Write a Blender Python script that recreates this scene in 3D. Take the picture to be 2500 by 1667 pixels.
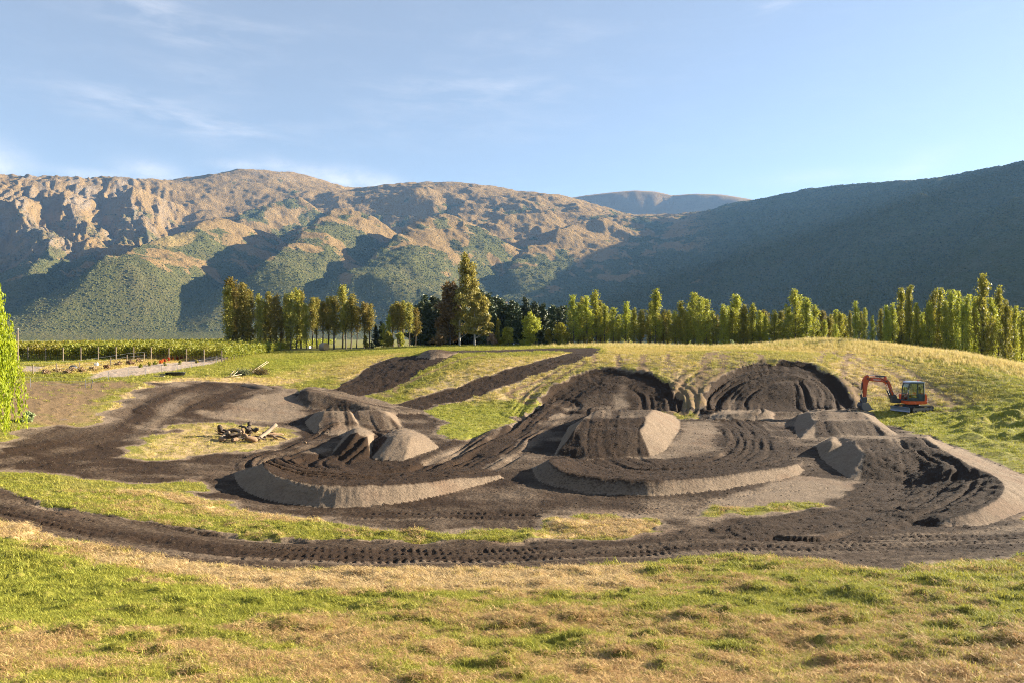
import bpy, bmesh, math, random
import numpy as np
from mathutils import Vector, Matrix

for o in list(bpy.data.objects):
    bpy.data.objects.remove(o)
scene = bpy.context.scene
C = scene.collection
rng = np.random.default_rng(7)
random.seed(7)

# ------------------------------------------------------------------ camera
F = 1750.0            # focal length in pixels of the 2500 x 1667 photograph
PITCH = math.atan((833.5 - 822.0) / F)
cam_data = bpy.data.cameras.new('camera')
cam_data.sensor_width = 36.0
cam_data.lens = 36.0 * F / 2500.0
cam_data.clip_start = 0.1
cam_data.clip_end = 30000.0
cam = bpy.data.objects.new('camera', cam_data)
C.objects.link(cam)
cam.location = (0, 0, 0)
cam.rotation_euler = (math.pi / 2 - PITCH, 0, 0)
scene.camera = cam

# ------------------------------------------------------------------ light
SUN_EL = math.radians(17.5)
HAZE_DENSITY = 0.42e-4
SUN_AZ = math.radians(19.0)      # turned from +X towards +Y (away from the camera)
sun_dir = Vector((math.cos(SUN_EL) * math.cos(SUN_AZ), math.cos(SUN_EL) * math.sin(SUN_AZ), math.sin(SUN_EL)))
sd = bpy.data.lights.new('sun', 'SUN')
sd.energy = 5.0
sd.angle = math.radians(0.53)
sd.color = (1.0, 0.88, 0.70)
sun = bpy.data.objects.new('sun', sd)
C.objects.link(sun)
sun.rotation_euler = (-sun_dir).to_track_quat('-Z', 'Y').to_euler()
sun.location = (0, 0, 400)

world = bpy.data.worlds.new('World')
scene.world = world
world.use_nodes = True
wt = world.node_tree
for n in list(wt.nodes):
    wt.nodes.remove(n)


def wnode(t, **kw):
    n = wt.nodes.new(t)
    for k, v in kw.items():
        setattr(n, k, v)
    return n


def wmath(op, a, b=None, c=None):
    n = wnode('ShaderNodeMath', operation=op)
    for i, v in enumerate((a, b, c)):
        if v is None:
            continue
        if isinstance(v, (int, float)):
            n.inputs[i].default_value = v
        else:
            wt.links.new(v, n.inputs[i])
    return n.outputs[0]


sky = wnode('ShaderNodeTexSky', sky_type='NISHITA', sun_disc=False)
sky.sun_elevation = SUN_EL
sky.sun_rotation = math.pi / 2 - SUN_AZ
sky.altitude = 400
sky.air_density = 0.9
sky.dust_density = 0.4
sky.ozone_density = 1.8
tc = wnode('ShaderNodeTexCoord')
sep = wnode('ShaderNodeSeparateXYZ')
wt.links.new(tc.outputs['Generated'], sep.inputs[0])
az = wmath('ARCTAN2', sep.outputs[0], sep.outputs[1])
el = wmath('ARCSINE', sep.outputs[2])
comb = wnode('ShaderNodeCombineXYZ')
wt.links.new(az, comb.inputs[0]); wt.links.new(el, comb.inputs[1])


def wnoise(scale, stretch, detail=6.0, dist=0.6, off=(0, 0, 0), rot=0.0):
    m = wnode('ShaderNodeMapping')
    m.inputs['Scale'].default_value = (stretch[0], stretch[1], 1)
    m.inputs['Rotation'].default_value = (0, 0, rot)
    m.inputs['Location'].default_value = off
    wt.links.new(comb.outputs[0], m.inputs[0])
    n = wnode('ShaderNodeTexNoise')
    n.inputs['Scale'].default_value = scale
    n.inputs['Detail'].default_value = detail
    n.inputs['Roughness'].default_value = 0.62
    n.inputs['Distortion'].default_value = dist
    wt.links.new(m.outputs[0], n.inputs[0])
    return n.outputs[0]


def px_azel(px, py):
    xc = (px - 1250.0) / F; yc = (833.5 - py) / F
    d = Vector((xc, math.cos(PITCH) + yc * math.sin(PITCH), -math.sin(PITCH) + yc * math.cos(PITCH))).normalized()
    return math.atan2(d.x, d.y), math.asin(d.z)


cirrus = wnoise(1.0, (10, 46), 9, 0.25, rot=0.12)
puffy = wnoise(1.0, (26, 40), 7, 0.2)
total = None
# wispy high cloud streaks: (px, py, half width, half height, tilt, strength, puffy)
clouds = [(360, 22, 150, 40, 0.10, 0.75, 0), (560, 95, 170, 34, -0.15, .45, 0), (470, 298, 190, 30, 0.10, 1.0, 0),
          (1150, 228, 230, 42, -0.05, .75, 0), (1320, 95, 190, 34, 0.0, .35, 0), (510, 190, 90, 30, 0, .35, 0),
          (1900, 12, 60, 14, 0, .7, 0), (1050, 320, 320, 26, -0.03, .30, 0), (230, 235, 150, 40, 0, .3, 0),
          (0, 402, 50, 40, 0.2, .9, 1), (365, 424, 62, 22, 0.05, .9, 1), (215, 427, 70, 12, 0.05, .6, 1),
          (880, 444, 95, 24, 0.12, 1.1, 1), (730, 418, 90, 18, 0.22, .6, 1), (590, 405, 60, 12, 0, .6, 1),
          (2235, 408, 70, 26, -0.3, .35, 1), (2000, 432, 120, 16, 0, .3, 1)]
for (px, py, hw, hh, tilt, st, pf) in clouds:
    a0, e0 = px_azel(px, py)
    da = wmath('SUBTRACT', az, a0); de = wmath('SUBTRACT', el, e0)
    ct, sn = math.cos(-tilt), math.sin(-tilt)
    u = wmath('ADD', wmath('MULTIPLY', da, ct * F / hw), wmath('MULTIPLY', de, sn * F / hw))
    v = wmath('ADD', wmath('MULTIPLY', da, -sn * F / hh), wmath('MULTIPLY', de, ct * F / hh))
    r2 = wmath('ADD', wmath('MULTIPLY', u, u), wmath('MULTIPLY', v, v))
    g = wmath('EXPONENT', wmath('MULTIPLY', r2, -1.0))
    g = wmath('MULTIPLY', g, st * (.8 if pf else .42))
    tex = puffy if pf else cirrus
    lo = 0.18 if pf else 0.40
    shaped = wmath('MULTIPLY', g, wmath('MULTIPLY', wmath('MAXIMUM', wmath('SUBTRACT', tex, lo), 0.0), 1.75 if pf else 2.9))
    total = shaped if total is None else wmath('ADD', total, shaped)
# a faint veil of cirrus over the whole sky
veil = wmath('MULTIPLY', wmath('MAXIMUM', wmath('SUBTRACT', cirrus, 0.5), 0.0), 0.12)
total = wmath('MINIMUM', wmath('ADD', total, veil), 0.85)
mix = wnode('ShaderNodeMix', data_type='RGBA')
wt.links.new(total, mix.inputs['Factor'])
hazy = wnode('ShaderNodeMix', data_type='RGBA')      # thin high veil over the whole sky
hazy.inputs['Factor'].default_value = 0.38
hazy.inputs['B'].default_value = (2.75, 2.8, 2.95, 1)
wt.links.new(sky.outputs[0], hazy.inputs['A'])
wt.links.new(hazy.outputs['Result'], mix.inputs['A'])
mix.inputs['B'].default_value = (5.2, 5.1, 5.2, 1)
bg = wnode('ShaderNodeBackground')
bg.inputs['Strength'].default_value = 0.05
wt.links.new(mix.outputs['Result'], bg.inputs[0])
wo = wnode('ShaderNodeOutputWorld')
wt.links.new(bg.outputs[0], wo.inputs[0])

vs = scene.view_settings
vs.view_transform = 'Standard'
vs.look = 'None'
vs.exposure = 2.2
vs.gamma = 1.0
scene.cycles.use_denoising = True
scene.cycles.denoising_prefilter = 'NONE'
scene.cycles.filter_width = 1.0
scene.cycles.max_bounces = 6
scene.cycles.diffuse_bounces = 2
scene.cycles.transparent_max_bounces = 8
scene.cycles.volume_bounces = 0

# ------------------------------------------------------------------ helpers
def smooth(e0, e1, x):
    t = np.clip((x - e0) / (e1 - e0), 0, 1)
    return t * t * (3 - 2 * t)


def vnoise(x, y, seed=0):
    x = np.asarray(x, float); y = np.asarray(y, float)
    ix = np.floor(x).astype(np.int64); iy = np.floor(y).astype(np.int64)
    fx = x - ix; fy = y - iy
    fx = fx * fx * fx * (fx * (fx * 6 - 15) + 10); fy = fy * fy * fy * (fy * (fy * 6 - 15) + 10)

    def h(a, b):
        n = (a * 374761393 + b * 668265263 + seed * 1274126177) & 0xFFFFFFFF
        n = ((n ^ (n >> 13)) * 1274126177) & 0xFFFFFFFF
        n = (n ^ (n >> 16)) & 0xFFFF
        return n / 32767.5 - 1.0
    a = h(ix, iy); b = h(ix + 1, iy); c = h(ix, iy + 1); d = h(ix + 1, iy + 1)
    return (a * (1 - fx) + b * fx) * (1 - fy) + (c * (1 - fx) + d * fx) * fy


def fbm(x, y, octaves=4, seed=0, gain=0.5, lac=2.03):
    s = 0.0; a = 1.0; t = 0.0
    for i in range(octaves):
        s = s + a * vnoise(x, y, seed + i * 17)
        t += a; a *= gain
        x = x * lac + 11.3; y = y * lac - 7.1
    return s / t


def ray(px, py):
    xc = (px - 1250.0) / F; yc = (833.5 - py) / F
    return np.array([xc, math.cos(PITCH) + yc * math.sin(PITCH), -math.sin(PITCH) + yc * math.cos(PITCH)])


def at(px, py, Y):
    d = ray(px, py)
    return d * (Y / d[1])


class TPS:
    def __init__(self, pts, lam=1e-3):
        P = np.array(pts, float)
        self.sc = 1.0 / np.abs(P[:, :2]).max()
        self.p = P[:, :2] * self.sc
        n = len(P)
        K = self.k(self.p, self.p) + lam * np.eye(n)
        A = np.zeros((n + 3, n + 3))
        A[:n, :n] = K; A[:n, n] = 1; A[:n, n + 1:] = self.p
        A[n, :n] = 1; A[n + 1:, :n] = self.p.T
        b = np.zeros(n + 3); b[:n] = P[:, 2]
        self.w = np.linalg.solve(A, b)

    @staticmethod
    def k(a, b):
        d2 = ((a[:, None, :] - b[None, :, :]) ** 2).sum(-1)
        return 0.5 * d2 * np.log(d2 + 1e-12)

    def __call__(self, x, y):
        x = np.asarray(x, float); y = np.asarray(y, float)
        sh = x.shape
        q = np.stack([x.ravel(), y.ravel()], 1) * self.sc
        out = np.empty(len(q)); n = len(self.p)
        for i in range(0, len(q), 40000):
            qq = q[i:i + 40000]
            out[i:i + 40000] = self.k(qq, self.p) @ self.w[:n] + self.w[n] + qq @ self.w[n + 1:]
        return out.reshape(sh)


# ------------------------------------------------------------------ base terrain of the bowl
cps = [  # (px, py, depth)
    # far left bank
    (0, 1667, 8), (0, 1500, 12), (0, 1400, 16), (0, 1275, 22), (0, 1190, 28), (0, 1110, 34), (0, 1060, 38.5),
    (60, 1000, 46), (80, 950, 55), (60, 910, 63), (80, 884, 73), (80, 866, 95), (80, 852, 130),
    (330, 1500, 12.3), (330, 1385, 17), (330, 1290, 23.5), (330, 1190, 31), (330, 1110, 38.5), (330, 1040, 46), (360, 960, 57),
    (350, 915, 65.5), (350, 880, 78), (330, 858, 110),
    # middle left
    (640, 1667, 8.5), (640, 1500, 12.6), (640, 1405, 17), (640, 1330, 22), (640, 1285, 25.5), (640, 1230, 29.8), (640, 1165, 35.2),
    (620, 1100, 42), (600, 1045, 49.5), (600, 1000, 56), (600, 962, 62), (600, 933, 67.5), (600, 900, 78), (620, 868, 97), (620, 849, 125),
    (800, 960, 65.5), (800, 920, 74), (800, 884, 88), (800, 858, 112),
    (930, 1010, 58), (930, 975, 64.5), (960, 930, 70.5), (1010, 893, 76), (1060, 868, 82), (1060, 854, 97), (1000, 846, 118),
    # middle
    (1250, 1667, 9), (1250, 1500, 13), (1250, 1415, 17), (1250, 1355, 21.8), (1250, 1290, 26.2), (1250, 1200, 33.2), (1250, 1150, 38),
    (1250, 1080, 47), (1250, 1030, 56), (1230, 1000, 62), (1250, 945, 68.5), (1270, 893, 75.5), (1300, 866, 83), (1300, 850, 104), (1300, 842, 122),
    (1600, 1667, 9), (1600, 1500, 13), (1600, 1410, 17), (1600, 1352, 22), (1600, 1270, 27.6), (1600, 1180, 35), (1600, 1120, 41.5), (1600, 1050, 52),
    (1600, 1003, 62.5), (1600, 940, 68.3), (1600, 885, 75), (1600, 858, 86), (1600, 846, 108), (1600, 840, 122),
    (1950, 1667, 8.8), (1950, 1500, 12.8), (1950, 1410, 16.8), (1950, 1355, 21.5), (1950, 1280, 27), (1950, 1180, 35), (1950, 1080, 47), (1930, 1003, 62.5),
    (1930, 940, 68.2), (1930, 880, 75), (1930, 856, 87), (1930, 845, 106), (1930, 840, 120),
    # right
    (2300, 1667, 8.4), (2300, 1500, 12.2), (2300, 1420, 15.8), (2300, 1360, 20.5), (2300, 1300, 25), (2280, 1180, 35), (2250, 1070, 48), (2240, 1003, 62),
    (2220, 950, 68), (2200, 890, 76), (2180, 860, 86), (2150, 846, 100),
    (2500, 1667, 8), (2500, 1500, 11.8), (2500, 1420, 14.8), (2500, 1352, 19.5), (2500, 1300, 24.5), (2500, 1200, 32), (2500, 1100, 42), (2500, 1020, 54),
    (2480, 960, 63), (2440, 910, 70), (2420, 884, 78), (2350, 866, 84), (2500, 896, 82), (2500, 930, 70),
]
P = [at(*c) for c in cps]
# ground under and behind the camera, and out of frame
P += [np.array(p) for p in [(0, 0, -1.75), (-6, 0, -1.6), (6, 0, -1.6), (0, -12, -0.8), (-20, -8, -0.6), (20, -8, -0.8), (0, 5, -3.1),
      (-30, 10, -2.6), (30, 10, -2.6), (-50, 30, -3.2), (55, 35, -4.0), (70, 60, -3.6), (75, 85, -4.4), (-75, 60, -2.6),
      (70, 110, -7.0), (40, 110, -4.6), (15, 130, -2.0)]]
base_tps = TPS(P, 2e-4)


def base(x, y):
    x = np.asarray(x, float); y = np.asarray(y, float)
    r = np.hypot(x, y)
    z = base_tps(np.clip(x, -95, 85), np.clip(y, -20, 132))
    far = -2.4 - 5.0 * smooth(200, 420, r) - 3.0 * smooth(-20, 40, x)
    w = smooth(118, 165, r)
    wb = smooth(14, 30, -y)
    z = z * (1 - w) + far * w
    return z * (1 - wb) + (-0.6) * wb


STEP = np.concatenate([np.linspace(5, 40, 350), np.linspace(40.1, 160, 800)])


def on(px, py, h=0.0):
    """point where the line of sight through a photo pixel meets the ground (raised by h)"""
    d = ray(px, py); d = d / d[1]
    xs = d[0] * STEP; ys = STEP; zs = d[2] * STEP
    g = base(xs, ys) + h
    below = np.nonzero(zs < g)[0]
    i = below[0] if len(below) else len(STEP) - 1
    i = max(i, 1)
    a = zs[i - 1] - g[i - 1]; b = zs[i] - g[i]
    t = a / (a - b) if a != b else 0.5
    Y = STEP[i - 1] + (STEP[i] - STEP[i - 1]) * min(max(t, 0), 1)
    return np.array([d[0] * Y, Y, d[2] * Y])


def line(pts, n=None, h=None):
    """world polyline from photo points (px,py[,h]); resampled to n"""
    W = np.array([on(p[0], p[1], (p[2] if len(p) > 2 else (h or 0))) for p in pts])
    if n is None:
        return W
    # Catmull-Rom resample
    m = len(W)
    t = np.linspace(0, m - 1, n)
    i = np.clip(np.floor(t).astype(int), 0, m - 2); f = (t - i)[:, None]
    p0 = W[np.clip(i - 1, 0, m - 1)]; p1 = W[i]; p2 = W[i + 1]; p3 = W[np.clip(i + 2, 0, m - 1)]
    return 0.5 * ((2 * p1) + (-p0 + p2) * f + (2 * p0 - 5 * p1 + 4 * p2 - p3) * f ** 2 + (-p0 + 3 * p1 - 3 * p2 + p3) * f ** 3)


# ------------------------------------------------------------------ terrain grid (polar, fine where the bowl is)
dense = np.radians(np.arange(-38.0, 38.001, 0.085))
coarse = np.radians(np.linspace(38.0, 322.0, 62)[1:-1])
AZ = np.concatenate([dense, coarse])
R = np.concatenate([np.geomspace(0.6, 6.0, 16)[:-1], np.geomspace(6.0, 132.0, 590), np.geomspace(132.0, 5000.0, 46)[1:]])
NA, NR = len(AZ), len(R)
ga, gr = np.meshgrid(AZ, R)           # rows: radius
GX = gr * np.sin(ga); GY = gr * np.cos(ga)
GZ0 = base(GX, GY)
GZ = GZ0.copy()
FID = np.zeros(GX.shape, int)         # feature id
DARK = np.zeros(GX.shape); PALE = np.zeros(GX.shape); STRAW = np.zeros(GX.shape)
BROWN = np.zeros(GX.shape); GRAV = np.zeros(GX.shape); LUSH = np.zeros(GX.shape)
near = (gr < 135) & (np.abs(ga) < math.radians(39))


def poly_sd(poly):
    """signed distance (inside > 0) to a closed world polygon, for nearby grid points"""
    p = np.array(poly)[:, :2]
    lo = p.min(0) - 4; hi = p.max(0) + 4
    m = (GX > lo[0]) & (GX < hi[0]) & (GY > lo[1]) & (GY < hi[1]) & near
    x = GX[m]; y = GY[m]
    d = np.full(x.shape, 1e9); ins = np.zeros(x.shape, bool)
    n = len(p)
    for i in range(n):
        a = p[i]; b = p[(i + 1) % n]
        e = b - a; L = (e ** 2).sum() + 1e-9
        t = np.clip(((x - a[0]) * e[0] + (y - a[1]) * e[1]) / L, 0, 1)
        d = np.minimum(d, np.hypot(x - a[0] - t * e[0], y - a[1] - t * e[1]))
        c = ((a[1] > y) != (b[1] > y)) & (x < (b[0] - a[0]) * (y - a[1]) / (b[1] - a[1] + 1e-12) + a[0])
        ins ^= c
    return m, np.where(ins, d, -d)


def paint(arr, pts, value=1.0, edge=0.25, wob=0.5, wf=0.7, n=None, seed=3, mode='max'):
    W = line(pts, n) if n else line(pts)
    m, s = poly_sd(W)
    s = s + wob * fbm(GX[m] * wf, GY[m] * wf, 3, seed)
    w = smooth(-edge, edge, s) * value
    if mode == 'max':
        arr[m] = np.maximum(arr[m], w)
    elif mode == 'sub':
        arr[m] = arr[m] * (1 - w)
    else:
        arr[m] = np.clip(arr[m] + w, 0, 1)
    return m, w


def seg_coords(W, width):
    """along (s), across (u, signed) coordinates of grid points near a world polyline"""
    p = W[:, :2]
    lo = p.min(0) - width; hi = p.max(0) + width
    m = (GX > lo[0]) & (GX < hi[0]) & (GY > lo[1]) & (GY < hi[1]) & near
    x = GX[m]; y = GY[m]
    best = np.full(x.shape, 1e9); S = np.zeros(x.shape); U = np.zeros(x.shape)
    acc = 0.0
    for i in range(len(p) - 1):
        a = p[i]; e = p[i + 1] - a; L = math.hypot(*e) + 1e-9
        t = np.clip(((x - a[0]) * e[0] + (y - a[1]) * e[1]) / (L * L), 0, 1)
        dx = x - a[0] - t * e[0]; dy = y - a[1] - t * e[1]
        d = np.hypot(dx, dy)
        c = d < best
        best = np.where(c, d, best)
        S = np.where(c, acc + t * L, S)
        U = np.where(c, np.sign(e[0] * dy - e[1] * dx) * d, U)
        acc += L
    return m, S, U


# ---- earthworks as triangulated surfaces laid on the base terrain
def rasterize(tris, fid, tag=0.0):
    """tris: list of ((v0,v1,v2), tone) ; tone 1 dark loose soil, 0 pale compacted face"""
    for (v0, v1, v2), tone in tris:
        P3 = np.array([v0, v1, v2])
        lo = P3[:, :2].min(0); hi = P3[:, :2].max(0)
        m = (GX >= lo[0]) & (GX <= hi[0]) & (GY >= lo[1]) & (GY <= hi[1]) & near
        if not m.any():
            continue
        x = GX[m]; y = GY[m]
        d = (P3[1, 1] - P3[2, 1]) * (P3[0, 0] - P3[2, 0]) + (P3[2, 0] - P3[1, 0]) * (P3[0, 1] - P3[2, 1])
        if abs(d) < 1e-9:
            continue
        a = ((P3[1, 1] - P3[2, 1]) * (x - P3[2, 0]) + (P3[2, 0] - P3[1, 0]) * (y - P3[2, 1])) / d
        b = ((P3[2, 1] - P3[0, 1]) * (x - P3[2, 0]) + (P3[0, 0] - P3[2, 0]) * (y - P3[2, 1])) / d
        c = 1 - a - b
        z = a * P3[0, 2] + b * P3[1, 2] + c * P3[2, 2]
        ok = (a >= -1e-6) & (b >= -1e-6) & (c >= -1e-6) & (z > GZ[m] - 0.001)
        idx = np.nonzero(m)
        ii = idx[0][ok]; jj = idx[1][ok]
        GZ[ii, jj] = z[ok]
        up = z[ok] - GZ0[ii, jj] > 0.02
        FID[ii[up], jj[up]] = fid
        DARK[ii, jj] = tone; PALE[ii, jj] = 1 - tone


def quadtris(a, b, c, d, tone):
    return [((a, b, c), tone), ((a, c, d), tone)]


def strip(A, B, tone):
    out = []
    for i in range(len(A) - 1):
        out += quadtris(A[i], A[i + 1], B[i + 1], B[i], tone)
    return out


o_ = on


def fit(crest, foot, run=1.15):
    """lower each crest point until the face down to the foot line is no steeper than 1 : run"""
    Wf = line(foot, 120)[:, :2]
    out = []
    for (px, py, h) in crest:
        while h > .06 and not (px > 2280 and py < 1140):
            p = on(px, py, h)
            d = Wf - p[:2]
            k = (d ** 2).sum(1).argmin()
            # the foot must lie on the viewer's side of the crest
            if math.hypot(*d[k]) >= run * h and np.hypot(*Wf[k]) < np.hypot(p[0], p[1]) + .3 * h:
                break
            h -= .03
        out.append((px, py, h))
    return out


# 2: table jump in the middle (front ramp, saddle, landing)
fA, fB, fC = o_(1352, 1112), o_(1440, 1124), o_(1592, 1117)
lD, lE = o_(1403, 1048, 1.08), o_(1562, 1046, 1.08)
lH, lI = o_(1421, 1021, 1.28), o_(1578, 1019, 1.28)
lJ, lK = o_(1459, 1000, 1.16), o_(1597, 998, 1.16)
rL, rM, rN = o_(1662, 1030), o_(1658, 1057), o_(1630, 1098)
bL, bR = o_(1445, 1009), o_(1645, 1012)
kL1, kL2 = o_(1368, 1078), o_(1388, 1042)


def dip(a, b, t, h):
    p = a * (1 - t) + b * t
    return np.array([p[0], p[1], p[2] - h])


sD, sE = dip(lD, lH, .45, .22), dip(lE, lI, .45, .22)
j1 = []
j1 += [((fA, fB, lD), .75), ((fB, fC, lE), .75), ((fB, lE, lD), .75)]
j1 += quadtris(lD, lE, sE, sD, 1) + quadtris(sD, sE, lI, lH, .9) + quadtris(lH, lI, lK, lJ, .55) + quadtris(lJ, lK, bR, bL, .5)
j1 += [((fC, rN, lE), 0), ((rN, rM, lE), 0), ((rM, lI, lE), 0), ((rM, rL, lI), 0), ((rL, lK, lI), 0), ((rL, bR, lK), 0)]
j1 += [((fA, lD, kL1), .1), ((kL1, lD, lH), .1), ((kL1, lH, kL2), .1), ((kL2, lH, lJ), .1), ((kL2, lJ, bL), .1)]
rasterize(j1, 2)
# 3, 4: pair of small ramps on the left
a0, a1, a2 = o_(770, 1060), o_(828, 1064), o_(888, 1055)
b0, b1 = o_(790, 1002, .9), o_(856, 1002, .9)
c0, c1 = o_(742, 1030), o_(775, 1004)
d1 = o_(868, 1014); d2 = o_(905, 1040)
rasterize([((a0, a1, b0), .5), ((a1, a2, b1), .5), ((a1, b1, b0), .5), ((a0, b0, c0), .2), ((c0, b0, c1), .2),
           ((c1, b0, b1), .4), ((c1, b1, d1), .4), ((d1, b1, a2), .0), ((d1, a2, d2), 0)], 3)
a0, a1, a2 = o_(884, 1054), o_(940, 1052), o_(985, 1044)
b0, b1 = o_(868, 1000, .8), o_(936, 1000, .8)
c0, c1 = o_(860, 1022), o_(880, 1004)
d1 = o_(965, 1008); d2 = o_(1000, 1040)
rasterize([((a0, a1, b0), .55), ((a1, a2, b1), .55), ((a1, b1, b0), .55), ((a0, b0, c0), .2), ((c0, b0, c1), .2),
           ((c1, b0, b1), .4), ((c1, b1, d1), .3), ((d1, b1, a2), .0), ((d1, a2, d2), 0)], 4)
# 5: long loose ridge behind them
cr_p = [(730, 958, .35), (752, 953, .8), (800, 962, .8), (850, 975, .75), (905, 990, .7), (950, 998, .55), (1000, 1003, .25), (1040, 1005, .05)]
fo_p = [(722, 972), (748, 996), (800, 1003), (850, 1006), (905, 1010), (960, 1012), (1010, 1010), (1045, 1007)]
cr = line(fit(cr_p, fo_p), 28)
ft = line(fo_p, 28)
bk = line([(735, 950), (760, 944), (810, 950), (860, 962), (915, 976), (960, 986), (1005, 994), (1040, 1001)], 28)
rasterize(strip(ft, cr, .6) + strip(cr, bk, .5), 5)
# 6, 7: twin lips at the entry of the left berm
cA = line(fit([(845, 1066, .75), (870, 1057, 1.05), (896, 1062, .95)], [(806, 1112), (850, 1122), (905, 1116)], 1.6), 10)
fA_ = line([(806, 1112), (850, 1122), (905, 1116)], 10)
bA = line([(838, 1066), (872, 1040), (915, 1056)], 10)
e0, e1 = o_(805, 1085), o_(925, 1090)
rasterize(strip(fA_, cA, 1) + strip(cA, bA, .3) + [((fA_[0], cA[0], bA[0]), .3), ((fA_[-1], cA[-1], bA[-1]), .2)], 6)
cB = line(fit([(946, 1066, .8), (975, 1060, 1.0), (1003, 1062, .95)], [(905, 1116), (918, 1121), (985, 1126)], 1.6), 10)
fB_ = line([(905, 1116), (918, 1121), (985, 1126)], 10)
bB = line([(930, 1064), (985, 1044), (1040, 1062)], 10)
rR = o_(1074, 1092)
rasterize(strip(fB_, cB, .25) + strip(cB, bB, .3) + [((fB_[-1], rR, cB[-1]), 0), ((rR, bB[-1], cB[-1]), 0), ((fB_[0], cB[0], bB[0]), 1)], 7)
# 8: left berm
N = 220
cr_p = [(640, 1128, .75), (652, 1146, 1.0), (695, 1165, 1.0), (760, 1177, .9), (840, 1182, .85), (925, 1182, .8), (1020, 1177, .7), (1120, 1166, .55), (1222, 1158, .25)]
fo_p = [(566, 1150), (590, 1192), (650, 1220), (740, 1234), (840, 1240), (925, 1236), (1030, 1222), (1140, 1194), (1234, 1166)]
cr = line(fit(cr_p, fo_p), N)
ou = line(fo_p, N)
inn = line([(700, 1112), (720, 1126), (770, 1140), (830, 1148), (890, 1150), (950, 1150), (1030, 1146), (1120, 1138), (1215, 1146)], N)
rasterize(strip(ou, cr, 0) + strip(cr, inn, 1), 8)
# 9: middle berm
cr_p = [(1340, 1118, .55), (1352, 1134, .85), (1395, 1155, .9), (1490, 1166, .85), (1580, 1170, .8), (1660, 1168, .72), (1745, 1161, .62), (1830, 1149, .6), (1915, 1136, .55), (1950, 1130, .4)]
fo_p = [(1296, 1140), (1318, 1176), (1400, 1200), (1490, 1210), (1590, 1214), (1665, 1209), (1755, 1200), (1850, 1184), (1930, 1166), (1966, 1148)]
cr = line(fit(cr_p, fo_p), N)
ou = line(fo_p, N)
inn = line([(1392, 1112), (1410, 1124), (1450, 1134), (1510, 1139), (1590, 1141), (1660, 1138), (1740, 1133), (1815, 1126), (1890, 1118), (1962, 1124)], N)
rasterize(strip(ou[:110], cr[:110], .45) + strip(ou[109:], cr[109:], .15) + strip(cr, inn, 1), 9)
# 10: back ramp on the right
t0, t1 = o_(1978, 1005, .8), o_(2106, 1005, .8)
m0, m1 = o_(1994, 1027, .8), o_(2128, 1025, .8)
g0, g1 = o_(1989, 1071), o_(2178, 1067)
l0, l1, l2 = o_(1950, 1074), o_(1938, 1036), o_(1950, 1010)
r0, r1 = o_(2196, 1064), o_(2130, 1008)
s0, s1 = dip(m0, t0, .4, .15), dip(m1, t1, .4, .15)
k0, k1 = o_(1985, 1000), o_(2115, 1000)
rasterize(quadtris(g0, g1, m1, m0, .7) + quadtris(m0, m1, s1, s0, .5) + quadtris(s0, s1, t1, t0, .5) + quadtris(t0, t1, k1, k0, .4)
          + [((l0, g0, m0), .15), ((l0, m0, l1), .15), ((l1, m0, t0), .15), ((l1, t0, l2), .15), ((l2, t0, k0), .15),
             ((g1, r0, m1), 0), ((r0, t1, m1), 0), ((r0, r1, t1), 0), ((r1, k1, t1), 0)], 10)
# 11: front ramp on the right, running out into the right-hand berm
t0, t1 = o_(2086, 1073, .9), o_(2260, 1069, .85)
q0 = o_(2030, 1074, .85); q1 = dip(q0, t0, .5, .28)
m0, m1 = o_(2113, 1102, .88), o_(2301, 1095, .85)
g0, g1, g2 = o_(2100, 1172), o_(2190, 1180), o_(2320, 1152, .2)
l0, l1, l2 = o_(2070, 1168), o_(2004, 1118), o_(1990, 1086)
k0, k1 = o_(2035, 1062), o_(2270, 1060)
r1 = o_(2330, 1092); r0 = o_(2275, 1066)
s0, s1 = dip(m0, t0, .45, .2), dip(m1, t1, .45, .2)
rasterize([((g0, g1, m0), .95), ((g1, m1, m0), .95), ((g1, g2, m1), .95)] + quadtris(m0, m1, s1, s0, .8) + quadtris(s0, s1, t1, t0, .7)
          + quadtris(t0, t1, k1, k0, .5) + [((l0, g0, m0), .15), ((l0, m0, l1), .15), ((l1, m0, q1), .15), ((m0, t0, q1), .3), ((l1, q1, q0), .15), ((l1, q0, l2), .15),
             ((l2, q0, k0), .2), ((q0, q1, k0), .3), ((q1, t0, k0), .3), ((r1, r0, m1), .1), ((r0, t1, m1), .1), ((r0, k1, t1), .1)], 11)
# 12: right-hand berm
cr_p = [(2296, 1094, .85), (2330, 1112, .85), (2372, 1135, .95), (2420, 1155, .82), (2449, 1178, .74), (2446, 1206, .68), (2405, 1236, .55), (2350, 1256, .45), (2290, 1272, .2)]
fo_p = [(2340, 1090), (2385, 1112), (2440, 1136), (2500, 1158), (2545, 1190), (2530, 1230), (2470, 1262), (2400, 1284), (2310, 1288)]
cr = line(fit(cr_p, fo_p), N)
ou = line(fo_p, N)
inn = line([(2150, 1150), (2172, 1162), (2190, 1172), (2205, 1182), (2215, 1194), (2212, 1206), (2195, 1220), (2170, 1236), (2140, 1256)], N)
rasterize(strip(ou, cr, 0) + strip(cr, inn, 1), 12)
# 13: low mound behind the middle
cr_p = [(1735, 1017, .1), (1762, 1010, .45), (1820, 1008, .5), (1872, 1007, .45), (1886, 1012, .15)]
fo_p = [(1715, 1024), (1760, 1026), (1820, 1027), (1880, 1026), (1892, 1022)]
cr = line(fit(cr_p, fo_p), 16)
ft = line(fo_p, 16)
bk = line([(1735, 1012), (1770, 1002), (1820, 1001), (1876, 1000), (1896, 1010)], 16)
rasterize(strip(ft, cr, .3) + strip(cr, bk, .3), 13)
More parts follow.
